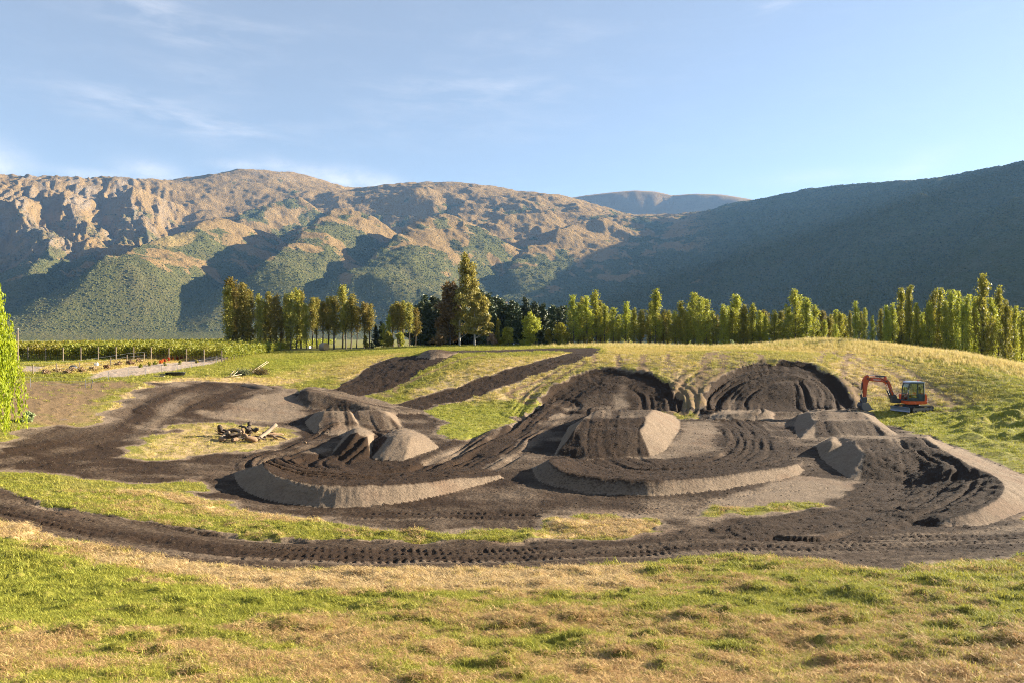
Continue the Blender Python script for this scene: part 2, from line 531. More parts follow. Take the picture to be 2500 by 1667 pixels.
# 14: take-off mound on the plateau
pk = [o_(1046, 853, .75), o_(1068, 852, .75)]
bs = [o_(1012, 874), o_(1050, 878), o_(1092, 874), o_(1125, 862), o_(1080, 855), o_(1035, 858)]
rasterize([((bs[0], bs[1], pk[0]), .3), ((bs[1], bs[2], pk[1]), .4), ((bs[1], pk[1], pk[0]), .4), ((bs[2], bs[3], pk[1]), .5), ((bs[3], bs[4], pk[1]), .5),
           ((bs[4], bs[5], pk[0]), .5), ((bs[4], pk[0], pk[1]), .5), ((bs[5], bs[0], pk[0]), .3)], 14)


def blur(A, times=1):
    for _ in range(times):
        B = A.copy()
        B[1:-1, 1:-1] = (A[1:-1, 1:-1] * 2 + A[:-2, 1:-1] + A[2:, 1:-1] + A[1:-1, :-2] + A[1:-1, 2:]) / 6
        A = B
    return A


feat = FID > 0
delta = blur(GZ - GZ0, 2)
GZ = GZ0 + np.where(near, delta, 0)
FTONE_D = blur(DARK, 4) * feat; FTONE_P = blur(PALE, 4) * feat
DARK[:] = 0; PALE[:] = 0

# ------------------------------------------------------------------ what the ground is made of (world polygons)
# whole churned floor of the bowl: pale compacted dirt
paint(PALE, [(0, 1098), (170, 1050), (330, 990), (420, 960), (700, 960), (820, 950), (980, 990), (1090, 1010), (1220, 1000), (1330, 1010), (1420, 1000),
             (1700, 1003), (1990, 1002), (2130, 1003), (2300, 1085), (2520, 1160), (2520, 1355), (2100, 1385), (1900, 1350), (1700, 1300), (1000, 1305), (620, 1240),
             (360, 1190), (140, 1160), (0, 1150)], .85, .5, .8, .5)
m_, w_ = paint(DARK, [(0, 1098), (170, 1050), (330, 990), (420, 960), (700, 960), (820, 950), (980, 990), (1090, 1010), (1220, 1000), (1330, 1010), (1420, 1000),
             (1700, 1003), (1990, 1002), (2130, 1003), (2300, 1085), (2520, 1160), (2520, 1355), (2100, 1385), (1900, 1350), (1700, 1300), (1000, 1305), (620, 1240),
             (360, 1190), (140, 1160), (0, 1150)], .62, .5, .8, .5)
DARK[m_] = np.clip(DARK[m_] + w_ * .5 * fbm(GX[m_] * .28, GY[m_] * .45, 4, 7, .6), 0, 1)
paint(DARK, [(1590, 1120), (1665, 1060), (1660, 1030), (1740, 1030), (1760, 1100)], .4, .6, .6, .6, mode='sub')
# front dirt road
paint(DARK, [(-40, 1185), (0, 1192), (60, 1212), (159, 1240), (319, 1268), (531, 1294), (744, 1309), (1063, 1316), (1329, 1310), (1594, 1297), (1722, 1284), (1900, 1270), (2100, 1262),
             (2300, 1280), (2540, 1290), (2540, 1342), (2300, 1356), (2126, 1366), (1950, 1366), (1800, 1362), (1700, 1364), (1382, 1384), (957, 1388), (638, 1383), (425, 1362), (213, 1325), (0, 1272), (-40, 1262)], .62, .12, .22, 1.2)
# left dirt track up the bank
paint(DARK, [(-40, 1080), (60, 1060), (160, 1040), (255, 1012), (305, 982), (340, 950), (378, 936), (470, 936), (600, 938), (690, 942), (640, 965), (560, 985), (470, 1006), (380, 1040), (300, 1085), (200, 1100), (60, 1130), (-40, 1150)], .66, 1.1, 1.9, .45)
paint(BROWN, [(380, 990), (450, 955), (560, 940), (700, 945), (740, 990), (700, 1030), (560, 1020), (430, 1030)], .85, 1.4, 2.6, .5)
paint(BROWN, [(300, 1112), (350, 1075), (420, 1040), (540, 1030), (700, 1040), (740, 1066), (650, 1096), (500, 1112), (380, 1122)], .45, 1.5, 3.0, .4)
paint(BROWN, [(220, 1040), (270, 990), (330, 945), (400, 925), (600, 918), (740, 925), (690, 940), (480, 935), (370, 940), (330, 975), (290, 1015)], .5, 1.2, 2.6, .5)
paint(DARK, [(330, 985), (378, 936), (690, 938), (748, 975), (735, 1008), (640, 1000), (560, 1008), (450, 1032), (330, 1066)], .5, 1.6, 2.6, .4)
# mown, grey-brown bank below the path
paint(BROWN, [(-60, 925), (60, 930), (250, 932), (330, 935), (260, 975), (200, 1030), (150, 1040), (40, 1020), (-60, 1030)], 1.0, 1.2, 1.5, .3)
# steep dirt chute in the middle distance
paint(DARK, [(800, 958), (850, 930), (905, 892), (960, 872), (1010, 868), (1090, 862), (1130, 860), (1085, 880), (1030, 905), (980, 936), (940, 956), (880, 968)], .95, .2, .4, .6)
# loop track on the plateau and down the slope
paint(DARK, [(940, 990), (1020, 968), (1120, 940), (1230, 905), (1330, 876), (1395, 861), (1330, 857), (1180, 861), (1090, 864), (1090, 858), (1180, 855), (1330, 851), (1440, 850), (1472, 853),
             (1450, 866), (1400, 885), (1330, 908), (1240, 940), (1140, 975), (1060, 1000), (980, 1004)], .85, .3, .5, .6)
# first arc on the slope and its run into the left berm
paint(DARK, [(1045, 1150), (1110, 1110), (1200, 1065), (1260, 1022), (1312, 985), (1345, 945), (1400, 915), (1460, 900), (1515, 898), (1580, 908), (1630, 936), (1662, 975), (1668, 1004),
             (1600, 1010), (1430, 1004), (1370, 1010), (1320, 1030), (1280, 1070), (1225, 1120), (1150, 1160)], .84, .2, .5, .6)
paint(DARK, [(1375, 1000), (1420, 965), (1470, 952), (1510, 955), (1528, 975), (1530, 998), (1460, 1003)], .38, .6, 1.0, .8, mode='sub')
paint(STRAW, [(1375, 1000), (1420, 965), (1470, 952), (1510, 955), (1528, 975), (1530, 998), (1460, 1003)], .9, .5, .8, .8)
# second arc
paint(DARK, [(1728, 1004), (1722, 970), (1740, 935), (1780, 905), (1840, 886), (1910, 880), (1975, 886), (2030, 912), (2065, 945), (2084, 985), (2086, 1004)], .84, .2, .4, .7)

# floors with turned soil
paint(DARK, [(800, 1108), (905, 1112), (1000, 1128), (1100, 1120), (1215, 1146), (1100, 1166), (900, 1182), (720, 1166), (652, 1144), (690, 1110)], .95, .4, .5, .8)
paint(DARK, [(1380, 1110), (1590, 1118), (1760, 1110), (1750, 1030), (1790, 1020), (1860, 1024), (1910, 1080), (1930, 1120), (1800, 1150), (1600, 1168), (1400, 1154)], .8, .4, .6, .7)
paint(DARK, [(2110, 1165), (2300, 1150), (2440, 1180), (2400, 1235), (2300, 1290), (2150, 1300), (1900, 1310), (1720, 1300), (1760, 1280), (1960, 1250), (2050, 1205)], .95, .5, .8, .6)
paint(DARK, [(1960, 1160), (2095, 1175), (2060, 1205), (1960, 1240), (1700, 1260), (1760, 1215), (1880, 1190)], .7, .4, .4, .8, mode='sub')
paint(PALE, [(1960, 1160), (2095, 1175), (2060, 1205), (1960, 1240), (1700, 1260), (1760, 1215), (1880, 1190)], 1, .4, .4, .8)
# grass left between the dirt
for pts in ([(-40, 1150), (0, 1152), (140, 1162), (300, 1195), (520, 1232), (760, 1262), (900, 1282), (960, 1312), (740, 1303), (520, 1288), (310, 1262), (150, 1232), (0, 1186), (-40, 1180)],
            [(360, 1186), (430, 1172), (500, 1178), (480, 1196), (420, 1200)],
            [(960, 1296), (1300, 1290), (1360, 1262), (1600, 1262), (1620, 1285), (1540, 1302), (1300, 1308), (1050, 1313)],
            [(1620, 1262), (1760, 1245), (1960, 1226), (2000, 1238), (1850, 1256), (1700, 1276)],
            [(300, 1112), (350, 1075), (420, 1040), (540, 1030), (700, 1040), (740, 1066), (650, 1096), (500, 1112), (380, 1122)],
            [(470, 1012), (560, 985), (650, 962), (700, 950), (730, 985), (745, 1010), (700, 1030), (600, 1030)],
            [(1010, 1000), (1090, 985), (1250, 978), (1310, 985), (1260, 1020), (1190, 1062), (1120, 1072), (1050, 1060), (1090, 1030)],
            [(1600, 1006), (1720, 1006), (1700, 1020), (1665, 1022)]):
    k_ = .5 if pts[0] == (470, 1012) else 1.0
    paint(PALE, pts, k_, .7, 1.3, .6, mode='sub')
    paint(DARK, pts, k_, .7, 1.3, .6, mode='sub')
# straw / dry mown zones
paint(STRAW, [(-40, 1268), (213, 1328), (425, 1364), (638, 1385), (957, 1390), (1382, 1386), (1560, 1378), (1560, 1430), (1300, 1448), (900, 1450), (600, 1435), (450, 1415), (300, 1380), (100, 1330), (-40, 1300)], 1.0, .5, .9, .5)
paint(STRAW, [(1360, 1262), (1600, 1262), (1620, 1285), (1540, 1302), (1300, 1308)], .8, .5, .6, .8)
paint(STRAW, [(300, 1112), (350, 1075), (420, 1040), (540, 1030), (700, 1040), (740, 1066), (650, 1096), (500, 1112), (380, 1122)], .5, .6, 1.2, .5)
paint(STRAW, [(470, 1012), (560, 985), (650, 962), (700, 950), (730, 985), (745, 1010), (700, 1030), (600, 1030)], .5, .6, 1.6, .4)
paint(STRAW, [(220, 1040), (270, 990), (330, 945), (400, 925), (600, 918), (740, 925), (690, 940), (480, 935), (370, 940), (330, 975), (290, 1015)], .9, .5, .8, .5)
paint(STRAW, [(560, 1240), (360, 1196), (300, 1200), (520, 1250), (800, 1280), (860, 1268)], .7, .5, .8, .6)
paint(STRAW, [(800, 905), (880, 870), (1000, 862), (900, 900), (840, 935)], .8, .8, 1.5, .4)
paint(STRAW, [(1000, 960), (1100, 905), (1180, 870), (1400, 860), (1700, 862), (1720, 1000), (1670, 1000), (1640, 930), (1560, 895), (1460, 890), (1380, 905), (1290, 980), (1200, 985), (1050, 990)], .6, 1.2, 2.0, .3)
paint(STRAW, [(2000, 880), (2100, 870), (2200, 900), (2350, 960), (2330, 985), (2200, 985), (2120, 950), (2080, 930)], .75, 1.2, 2.2, .3)
paint(STRAW, [(1470, 850), (1900, 846), (2150, 850), (2300, 862), (2480, 892), (2500, 905), (2350, 885), (2150, 866), (1900, 858), (1600, 862), (1470, 868)], .8, .8, 1.2, .3)
paint(STRAW, [(60, 905), (240, 912), (330, 918), (420, 900), (560, 860), (520, 852), (380, 862), (260, 880), (60, 898)], .9, .6, .8, .5)
paint(STRAW, [(1000, 985), (1090, 905), (1180, 868), (1470, 860), (1900, 856), (2150, 862), (2330, 890), (2440, 960), (2380, 985), (2240, 992), (2100, 996), (1720, 1003), (1330, 985)], .40, 1.5, 2.5, .25)
paint(STRAW, [(640, 935), (760, 930), (850, 905), (990, 862), (860, 868), (760, 885), (700, 905)], .55, 1.5, 2.5, .3)
# gravel path beside the vineyard
paint(GRAV, [(205, 925), (300, 920), (420, 905), (520, 888), (580, 868), (655, 857), (650, 850), (560, 858), (500, 872), (420, 885), (330, 893), (250, 905)], 1.0, .3, .25, .6)
paint(GRAV, [(50, 904), (90, 906), (110, 894), (60, 892)], 1.0, .3, .25, .6)
# lush green patches
paint(LUSH, [(560, 870), (760, 878), (860, 872), (800, 915), (740, 935), (640, 900)], .9, 1.5, 2, .3)
paint(LUSH, [(60, 1060), (120, 1035), (160, 1045), (120, 1062)], .9, .5, .6, .5)
paint(LUSH, [(-60, 1330), (300, 1390), (520, 1430), (850, 1460), (700, 1520), (300, 1530), (-60, 1530)], .75, .8, 1.5, .5)
paint(LUSH, [(2130, 1010), (2300, 1000), (2520, 960), (2520, 1150), (2400, 1110), (2300, 1080)], .6, 2, 2, .3)
paint(LUSH, [(1010, 1000), (1090, 985), (1250, 978), (1310, 985), (1260, 1020), (1190, 1062), (1120, 1072), (1050, 1060), (1090, 1030)], .8, .6, 1, .5)

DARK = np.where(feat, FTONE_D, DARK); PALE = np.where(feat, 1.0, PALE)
for A in (STRAW, LUSH, BROWN):
    A[feat] = 0
# some grass creeping on outer walls' feet is left out: they are freshly cut

# ------------------------------------------------------------------ ruts, grooves and lumps
RUT = np.zeros(GX.shape)
PALE = np.maximum(PALE, smooth(.12, .4, DARK))


def grooves(pts, width, amp, freq=1.9, stretch=0.09, seed=1, cleat=(), n=80, wander=.35, scrape=0.0):
    W = line(pts, n)
    m, s, u = seg_coords(W, width)
    w = 1 - smooth(width * .72, width, np.abs(u))
    uu = u + wander * fbm(s * .12, u * .3, 2, seed + 5)
    g = vnoise(uu * freq * 1.35, s * stretch, seed) * .6 + vnoise(uu * freq * 2.9, s * stretch * 2, seed + 9) * .4
    g = np.sign(g) * np.abs(g) ** .75
    g = np.where(g > 0, g * .75, g * 1.2)
    h = amp * .62 * g * w * (.3 + .9 * smooth(-.35, .3, fbm(s * .16, uu * .7, 2, seed + 51)))
    for (u0, hw, a, per) in cleat:
        band = 1 - smooth(hw * .8, hw, np.abs(uu - u0))
        bars = np.sign(np.sin(2 * np.pi * (s + 0.25 * np.abs(uu - u0)) / per)) * .5
        patch_ = smooth(-.35, .15, fbm(s * .22, uu * 1.4, 3, seed + 77))
        bars = bars * (.55 + .5 * vnoise(s * 3.1, uu * 2, seed + 78))
        h = h + band * w * patch_ * (a * 1.3 * bars - .03)
    RUT[m] += np.where(PALE[m] + DARK[m] > .2, h, h * .6)
    dm = DARK[m]; pm = PALE[m]
    st = vnoise(uu * freq * .8, s * stretch * .7, seed + 31)
    DARK[m] = np.clip(dm + w * .17 * st * (dm > .15) + w * .15 * np.maximum(st, 0) * (pm > .5) * (dm <= .15), 0, 1)
    if scrape:
        BROWN[m] = np.clip(BROWN[m] + w * scrape * np.maximum(vnoise(uu * freq * 1.5, s * stretch, seed + 41) * 1.6 - .1, 0), 0, 1)


grooves([(872, 1062), (800, 1096), (730, 1120), (730, 1142), (800, 1160), (930, 1166), (1060, 1150), (1160, 1105), (1250, 1050), (1340, 985)], 3.2, .40, 1.5, seed=11, n=110)
grooves([(1310, 1010), (1345, 962), (1400, 930), (1470, 915), (1530, 915), (1590, 928), (1640, 960), (1650, 1000)], 3.6, .40, 1.6, seed=12)
grooves([(1745, 1000), (1750, 955), (1790, 920), (1860, 900), (1930, 898), (2000, 912), (2050, 950), (2068, 1000)], 5.0, .42, 1.6, seed=13)
grooves([(1490, 1000), (1486, 1022), (1484, 1046), (1476, 1080), (1478, 1120), (1560, 1152), (1690, 1150), (1800, 1132), (1850, 1095), (1838, 1055), (1810, 1030)], 2.6, .13, 2.0, seed=14, n=110, wander=.2)
grooves([(2050, 1004), (2060, 1030), (2085, 1065), (2150, 1085), (2200, 1100), (2230, 1140), (2260, 1190), (2220, 1225), (2100, 1262), (1940, 1300)], 3.0, .15, 1.5, seed=15, n=110)
grooves([(2240, 1096), (2300, 1130), (2370, 1160), (2390, 1190), (2350, 1220), (2270, 1245)], 2.2, .14, 1.6, seed=16)
grooves([(2560, 1316), (2300, 1322), (2000, 1334), (1700, 1334), (1300, 1348), (957, 1350), (638, 1345), (425, 1322), (213, 1285), (0, 1232)], 1.7, .05, 2.2, .12, 17,
        cleat=((-1.0, .22, .05, .24), (-.45, .2, .04, .24), (.35, .22, .05, .24), (.95, .22, .05, .24)), n=160)
grooves([(2540, 1280), (2350, 1300), (2150, 1310)], 1.4, .04, 2, .1, 18, cleat=((0, .2, .05, .24), (.7, .2, .05, .24)))
grooves([(880, 1258), (1000, 1256), (1150, 1254), (1290, 1258)], 1.0, .02, 2, .1, 19, cleat=((-.35, .22, .07, .26), (.45, .22, .06, .26)))
grooves([(1500, 1255), (1700, 1235), (1900, 1200), (2000, 1185)], 1.0, .02, 2, .1, 20, cleat=((-.35, .22, .04, .26), (.45, .22, .04, .26)))
grooves([(200, 1142), (300, 1136), (450, 1128)], .8, .02, 2, .1, 21, cleat=((-.4, .16, .06, .22), (.4, .16, .06, .22)))
grooves([(-40, 1120), (100, 1092), (240, 1050), (320, 1005), (390, 965), (470, 940)], 3.0, .08, 1.2, .08, 22)
grooves([(380, 1000), (440, 970), (520, 945)], 2.0, .12, .9, .06, 23)
grooves([(480, 1000), (560, 968), (640, 945)], 2.2, .10, 1.2, .06, 24)
grooves([(830, 1064), (825, 1030), (822, 1002)], 1.3, .10, 2.4, .1, 25)
grooves([(945, 1052), (920, 1028), (905, 1000)], 1.2, .10, 2.4, .1, 26)
grooves([(810, 955), (900, 915), (980, 885), (1070, 865)], 2.4, .07, 1.6, .06, 27)
grooves([(960, 998), (1100, 960), (1220, 922), (1330, 888), (1430, 860)], 1.9, .10, 1.8, .12, 28)
grooves([(1000, 950), (1120, 895), (1200, 868)], 4.0, .09, 1.0, .05, 29, scrape=1.3)
grooves([(1685, 1000), (1700, 930), (1720, 868)], 3.5, .035, .9, .05, 30, scrape=1.3)
grooves([(2120, 960), (2200, 940), (2120, 890), (2060, 862)], 3.5, .07, 1.0, .05, 31, scrape=1.3)
grooves([(1300, 985), (1240, 960), (1330, 920), (1400, 885)], 3, .08, 1.1, .05, 32, scrape=1.3)
for sd_, px_ in ((130, 1480), (131, 1600), (132, 1790), (133, 1960), (134, 2080)):
    grooves([(px_ - 10, 1000), (px_, 930), (px_ + 8, 866)], 4.0, .04, .8, .05, sd_, scrape=1.2)
grooves([(2300, 985), (2220, 930), (2130, 875)], 4.5, .06, 1.0, .05, 135, scrape=.8)
grooves([(830, 940), (900, 905), (960, 870)], 3.0, .06, 1.0, .05, 136, scrape=.7)
grooves([(740, 965), (800, 985), (860, 996), (940, 1004)], 1.6, .06, 2.6, .5, 33)
grooves([(680, 900), (760, 925), (820, 945)], .8, .14, 1.1, .05, 34)
grooves([(1050, 1010), (1180, 1006), (1300, 996)], 1.0, .08, 1.2, .05, 35)
GRASSY = np.clip(1 - DARK - PALE, 0, 1)
clod = fbm(GX * 3.4, GY * 3.4, 4, 41, .7) * .085 * (.25 + DARK * 1.0) * (1 - PALE * .45)
lump = fbm(GX * 1.1, GY * 1.1, 3, 43) * .05 * (DARK + .4 * PALE)
hum = (fbm(GX * .55, GY * .75, 3, 45) * .12 + np.maximum(fbm(GX * 1.9, GY * 2.6, 3, 47) - .05, 0) * .2) * GRASSY * np.where(gr < 28, 1.0, .55)
rightbank = smooth(24, 40, GX) * (1 - smooth(52, 66, GY)) * smooth(28, 40, GY)
hum += GRASSY * rightbank * np.maximum(fbm(GX * .5, GY * .7, 3, 49), 0) * 1.3
hum *= smooth(3.0, 6.5, gr)
wide = fbm(GX * .12, GY * .12, 3, 51) * .10
fade = (1 - smooth(90, 132, gr)) * near
steepf = np.where(feat & (DARK < .3), .9, 1.0)
# scooped arcs: shallow cut with a sharp outer rim
for pts, dep in (([(1312, 985), (1345, 945), (1400, 915), (1460, 900), (1515, 898), (1580, 908), (1630, 936), (1662, 975), (1668, 1004), (1430, 1004)], .26),
                 ([(1728, 1004), (1722, 970), (1740, 935), (1780, 905), (1840, 886), (1910, 880), (1975, 886), (2030, 912), (2065, 945), (2084, 985), (2086, 1004)], .34)):
    W = line(pts, 60)
    m, s = poly_sd(W)
    toe = smooth(62.0, 66.0, GY[m])
    cut = dep * smooth(0, .7, s) * (1 - .75 * smooth(1.2, 5.5, s)) * toe
    berm_ = .12 * np.exp(-((s + .3) / .4) ** 2)
    RUT[m] -= cut - berm_
wall_ = feat & (DARK < .42)
RUT[wall_] *= .12
RUT[wall_] += (np.abs(fbm(GX * 1.7, GY * 1.1, 4, 63, .6)) * -.055 + fbm(GX * 2.6, GY * 2.6, 3, 64, .6) * .03)[wall_]
# ragged cut bank along the far side of the front road
W = line([(0, 1192), (60, 1212), (159, 1240), (319, 1268), (531, 1294), (744, 1309), (1063, 1316), (1329, 1310), (1594, 1297)], 90)
m, s, u = seg_coords(W, 2.2)
uu = u + .25 * fbm(s * .8, u * .5, 3, 61)
RUT[m] -= .15 * smooth(-.3, .35, fbm(s * .25, u * 0, 2, 66)) * (np.exp(-(np.maximum(-uu, 0) / .9) ** 2) * smooth(.05, -.12, uu)) * (1 - smooth(24, 44, s))

GZ = GZ + np.where(near, (RUT + (clod + lump) * steepf + hum) * fade, 0) + wide * np.where(feat, .3, 1) * fade

# ------------------------------------------------------------------ materials
def new_mat(name):
    m = bpy.data.materials.new(name)
    m.use_nodes = True
    t = m.node_tree
    b = t.nodes['Principled BSDF']
    return m, t, b


class NT:
    """small node-building helper"""
    def __init__(self, t):
        self.t = t

    def node(self, kind, **kw):
        n = self.t.nodes.new(kind)
        for k, v in kw.items():
            setattr(n, k, v)
        return n

    def put(self, sock, v):
        if hasattr(v, 'is_linked') or hasattr(v, 'links'):
            self.t.links.new(v, sock)
        else:
            sock.default_value = v

    def math(self, op, a, b=0.0, clamp=False):
        n = self.node('ShaderNodeMath', operation=op, use_clamp=clamp)
        self.put(n.inputs[0], a); self.put(n.inputs[1], b)
        return n.outputs[0]

    def mix(self, f, a, b, blend='MIX'):
        n = self.node('ShaderNodeMix', data_type='RGBA', blend_type=blend)
        self.put(n.inputs['Factor'], f)
        self.put(n.inputs['A'], a if not isinstance(a, tuple) else (*a, 1)[:4])
        self.put(n.inputs['B'], b if not isinstance(b, tuple) else (*b, 1)[:4])
        return n.outputs['Result']

    def noise(self, scale, detail=4, rough=.55, vec=None, dist=0):
        n = self.node('ShaderNodeTexNoise')
        n.inputs['Scale'].default_value = scale
        n.inputs['Detail'].default_value = detail
        n.inputs['Roughness'].default_value = rough
        n.inputs['Distortion'].default_value = dist
        if vec is not None:
            self.t.links.new(vec, n.inputs['Vector'])
        return n.outputs[0]

    def ramp(self, f, lo, hi):
        n = self.node('ShaderNodeMapRange', interpolation_type='SMOOTHSTEP')
        self.put(n.inputs['Value'], f)
        n.inputs['From Min'].default_value = lo; n.inputs['From Max'].default_value = hi
        return n.outputs[0]

    def attr(self, name, kind='GEOMETRY'):
        return self.node('ShaderNodeAttribute', attribute_name=name, attribute_type=kind)

    def pos(self):
        return self.node('ShaderNodeNewGeometry').outputs['Position']

    def mapping(self, vec, scale, rot=(0, 0, 0)):
        n = self.node('ShaderNodeMapping')
        n.inputs['Scale'].default_value = scale
        n.inputs['Rotation'].default_value = rot
        self.t.links.new(vec, n.inputs[0])
        return n.outputs[0]

    def bump(self, h, strength=.5, dist=.05):
        n = self.node('ShaderNodeBump')
        n.inputs['Strength'].default_value = strength
        n.inputs['Distance'].default_value = dist
        self.t.links.new(h, n.inputs['Height'])
        return n.outputs[0]


def plain(name, col, rough=.6, metal=0, vary=.12, scale=6.0, bump=0.0, bscale=40.0):
    m, t, b = new_mat(name)
    k = NT(t)
    tcn = k.node('ShaderNodeTexCoord').outputs['Object']
    n = k.noise(scale, 5, .6, tcn)
    c = k.mix(n, tuple(v * (1 - vary) for v in col), tuple(min(v * (1 + vary), 1) for v in col))
    t.links.new(c, b.inputs['Base Color'])
    b.inputs['Roughness'].default_value = rough
    b.inputs['Metallic'].default_value = metal
    if bump:
        t.links.new(k.bump(k.noise(bscale, 4, .6, tcn), bump, .02), b.inputs['Normal'])
    return m


def earth_material():
    m, t, b = new_mat('earth')
    k = NT(t)
    p = k.pos()
    a1 = k.attr('mask_a'); a2 = k.attr('mask_b')
    s1 = k.node('ShaderNodeSeparateColor'); t.links.new(a1.outputs['Color'], s1.inputs[0])
    s2 = k.node('ShaderNodeSeparateColor'); t.links.new(a2.outputs['Color'], s2.inputs[0])
    dark, pale, straw = s1.outputs
    brown, grav, lush = s2.outputs
    n_big = k.noise(.35, 5, .6, p)
    n_mid = k.noise(1.6, 6, .65, p)
    n_fine = k.noise(9.0, 6, .7, p)
    n_grain = k.noise(38.0, 5, .7, p)
    flat = k.mapping(p, (1.0, 2.2, 1.0), (0, 0, .15))
    n_str = k.noise(5.0, 6, .72, flat, .4)
    # grass
    g = k.mix(k.ramp(n_mid, .3, .7), (.22, .195, .042), (.125, .13, .022))
    g = k.mix(k.math('MULTIPLY', lush, .8), g, (.23, .235, .032))
    dryp = k.ramp(k.math('ADD', k.math('MULTIPLY', n_str, .6), k.math('MULTIPLY', n_big, .4)), .50, .66)
    g = k.mix(k.math('MULTIPLY', dryp, .65), g, (.46, .33, .12))
    g = k.mix(k.math('MULTIPLY', k.ramp(n_fine, .52, .72), .55), g, (.05, .045, .014))
    # straw
    st = k.mix(n_str, (.33, .22, .09), (.64, .48, .25))
    st = k.mix(k.math('MULTIPLY', k.ramp(n_fine, .56, .75), .5), st, (.11, .09, .03))
    sw = k.ramp(k.math('ADD', straw, k.math('MULTIPLY', k.math('SUBTRACT', n_mid, .5), .9)), .30, .62)
    c = k.mix(sw, g, st)
    br = k.mix(n_str, (.095, .058, .032), (.27, .175, .095))
    br = k.mix(k.math('MULTIPLY', k.ramp(n_big, .55, .7), .5), br, (.12, .12, .03))
    c = k.mix(k.math('MULTIPLY', brown, .92), c, br)
    # pale compacted soil
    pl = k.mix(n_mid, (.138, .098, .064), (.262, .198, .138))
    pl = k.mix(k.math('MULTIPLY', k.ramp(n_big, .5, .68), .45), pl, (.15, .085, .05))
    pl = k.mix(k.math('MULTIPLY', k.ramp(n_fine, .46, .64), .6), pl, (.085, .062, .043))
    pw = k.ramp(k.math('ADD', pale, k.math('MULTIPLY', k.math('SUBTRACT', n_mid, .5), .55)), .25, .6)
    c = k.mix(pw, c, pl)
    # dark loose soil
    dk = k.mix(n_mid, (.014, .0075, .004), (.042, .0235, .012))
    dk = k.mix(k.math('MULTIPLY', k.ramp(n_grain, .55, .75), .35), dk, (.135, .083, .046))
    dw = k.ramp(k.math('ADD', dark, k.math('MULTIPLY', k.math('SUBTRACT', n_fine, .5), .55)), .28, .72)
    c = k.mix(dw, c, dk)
    gv = k.mix(n_grain, (.24, .18, .13), (.42, .33, .25))
    c = k.mix(grav, c, gv)
    t.links.new(c, b.inputs['Base Color'])
    b.inputs['Roughness'].default_value = .95
    b.inputs['Specular IOR Level'].default_value = .15
    h = k.math('ADD', k.math('MULTIPLY', n_fine, .7), k.math('MULTIPLY', n_grain, .35))
    h = k.math('ADD', h, k.math('MULTIPLY', n_str, .5))
    t.links.new(k.bump(h, .85, .10), b.inputs['Normal'])
    return m


EARTH = earth_material()

# ------------------------------------------------------------------ build the ground pieces
def link(name, me, mat=None, parent=None, loc=None):
    o = bpy.data.objects.new(name, me)
    C.objects.link(o)
    if mat is not None and me is not None and not me.materials:
        me.materials.append(mat)
    if parent is not None:
        o.parent = parent
    if loc is not None:
        o.location = loc
    return o


def tag(o, label=None, cat=None, group=None, kind=None):
    if label: o['label'] = label
    if cat: o['category'] = cat
    if group: o['group'] = group
    if kind: o['kind'] = kind
    return o


# face list of the polar grid
idx = np.arange(NR * NA).reshape(NR, NA)
nxt = np.roll(idx, -1, axis=1)
quads = np.stack([idx[:-1], nxt[:-1], nxt[1:], idx[1:]], -1).reshape(-1, 4)[:, ::-1]
verts = np.stack([GX.ravel(), GY.ravel(), GZ.ravel()], 1)
# vertex normals of the whole sheet, so that the pieces shade without seams
e1 = verts[quads[:, 1]] - verts[quads[:, 0]]; e2 = verts[quads[:, 3]] - verts[quads[:, 0]]
fn = np.cross(e1, e2); fn /= np.linalg.norm(fn, axis=1, keepdims=True) + 1e-12
if fn[:, 2].mean() < 0:
    quads = quads[:, ::-1]; fn = -fn
vn = np.zeros_like(verts)
for c_ in range(4):
    np.add.at(vn, quads[:, c_], fn)
vn /= np.linalg.norm(vn, axis=1, keepdims=True) + 1e-12
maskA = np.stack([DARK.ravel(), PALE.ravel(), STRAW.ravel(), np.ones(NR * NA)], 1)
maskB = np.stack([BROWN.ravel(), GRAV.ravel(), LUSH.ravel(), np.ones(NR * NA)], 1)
vid = FID.ravel().copy()
vid[(vid == 0) & (DARK.ravel() + PALE.ravel() > .45)] = 1
vid[(vid == 0) & (GRAV.ravel() > .5)] = 20
fid = vid[quads].max(axis=1)


def grid_piece(name, sel):
    q = quads[sel]
    used, inv = np.unique(q, return_inverse=True)
    inv = inv.reshape(q.shape)
    me = bpy.data.meshes.new(name)
    me.vertices.add(len(used)); me.vertices.foreach_set('co', verts[used].astype(np.float32).ravel())
    me.loops.add(q.size); me.loops.foreach_set('vertex_index', inv.ravel().astype(np.int32))
    me.polygons.add(len(q)); me.polygons.foreach_set('loop_start', (np.arange(len(q)) * 4).astype(np.int32))
    me.update(calc_edges=True)
    me.validate()
    for nm, M in (('mask_a', maskA), ('mask_b', maskB)):
        at_ = me.attributes.new(nm, 'FLOAT_COLOR', 'POINT')
        at_.data.foreach_set('color', M[used].astype(np.float32).ravel())
    me.polygons.foreach_set('use_smooth', np.ones(len(q), bool))
    me.normals_split_custom_set_from_vertices(vn[used].tolist())
    return link(name, me, EARTH)


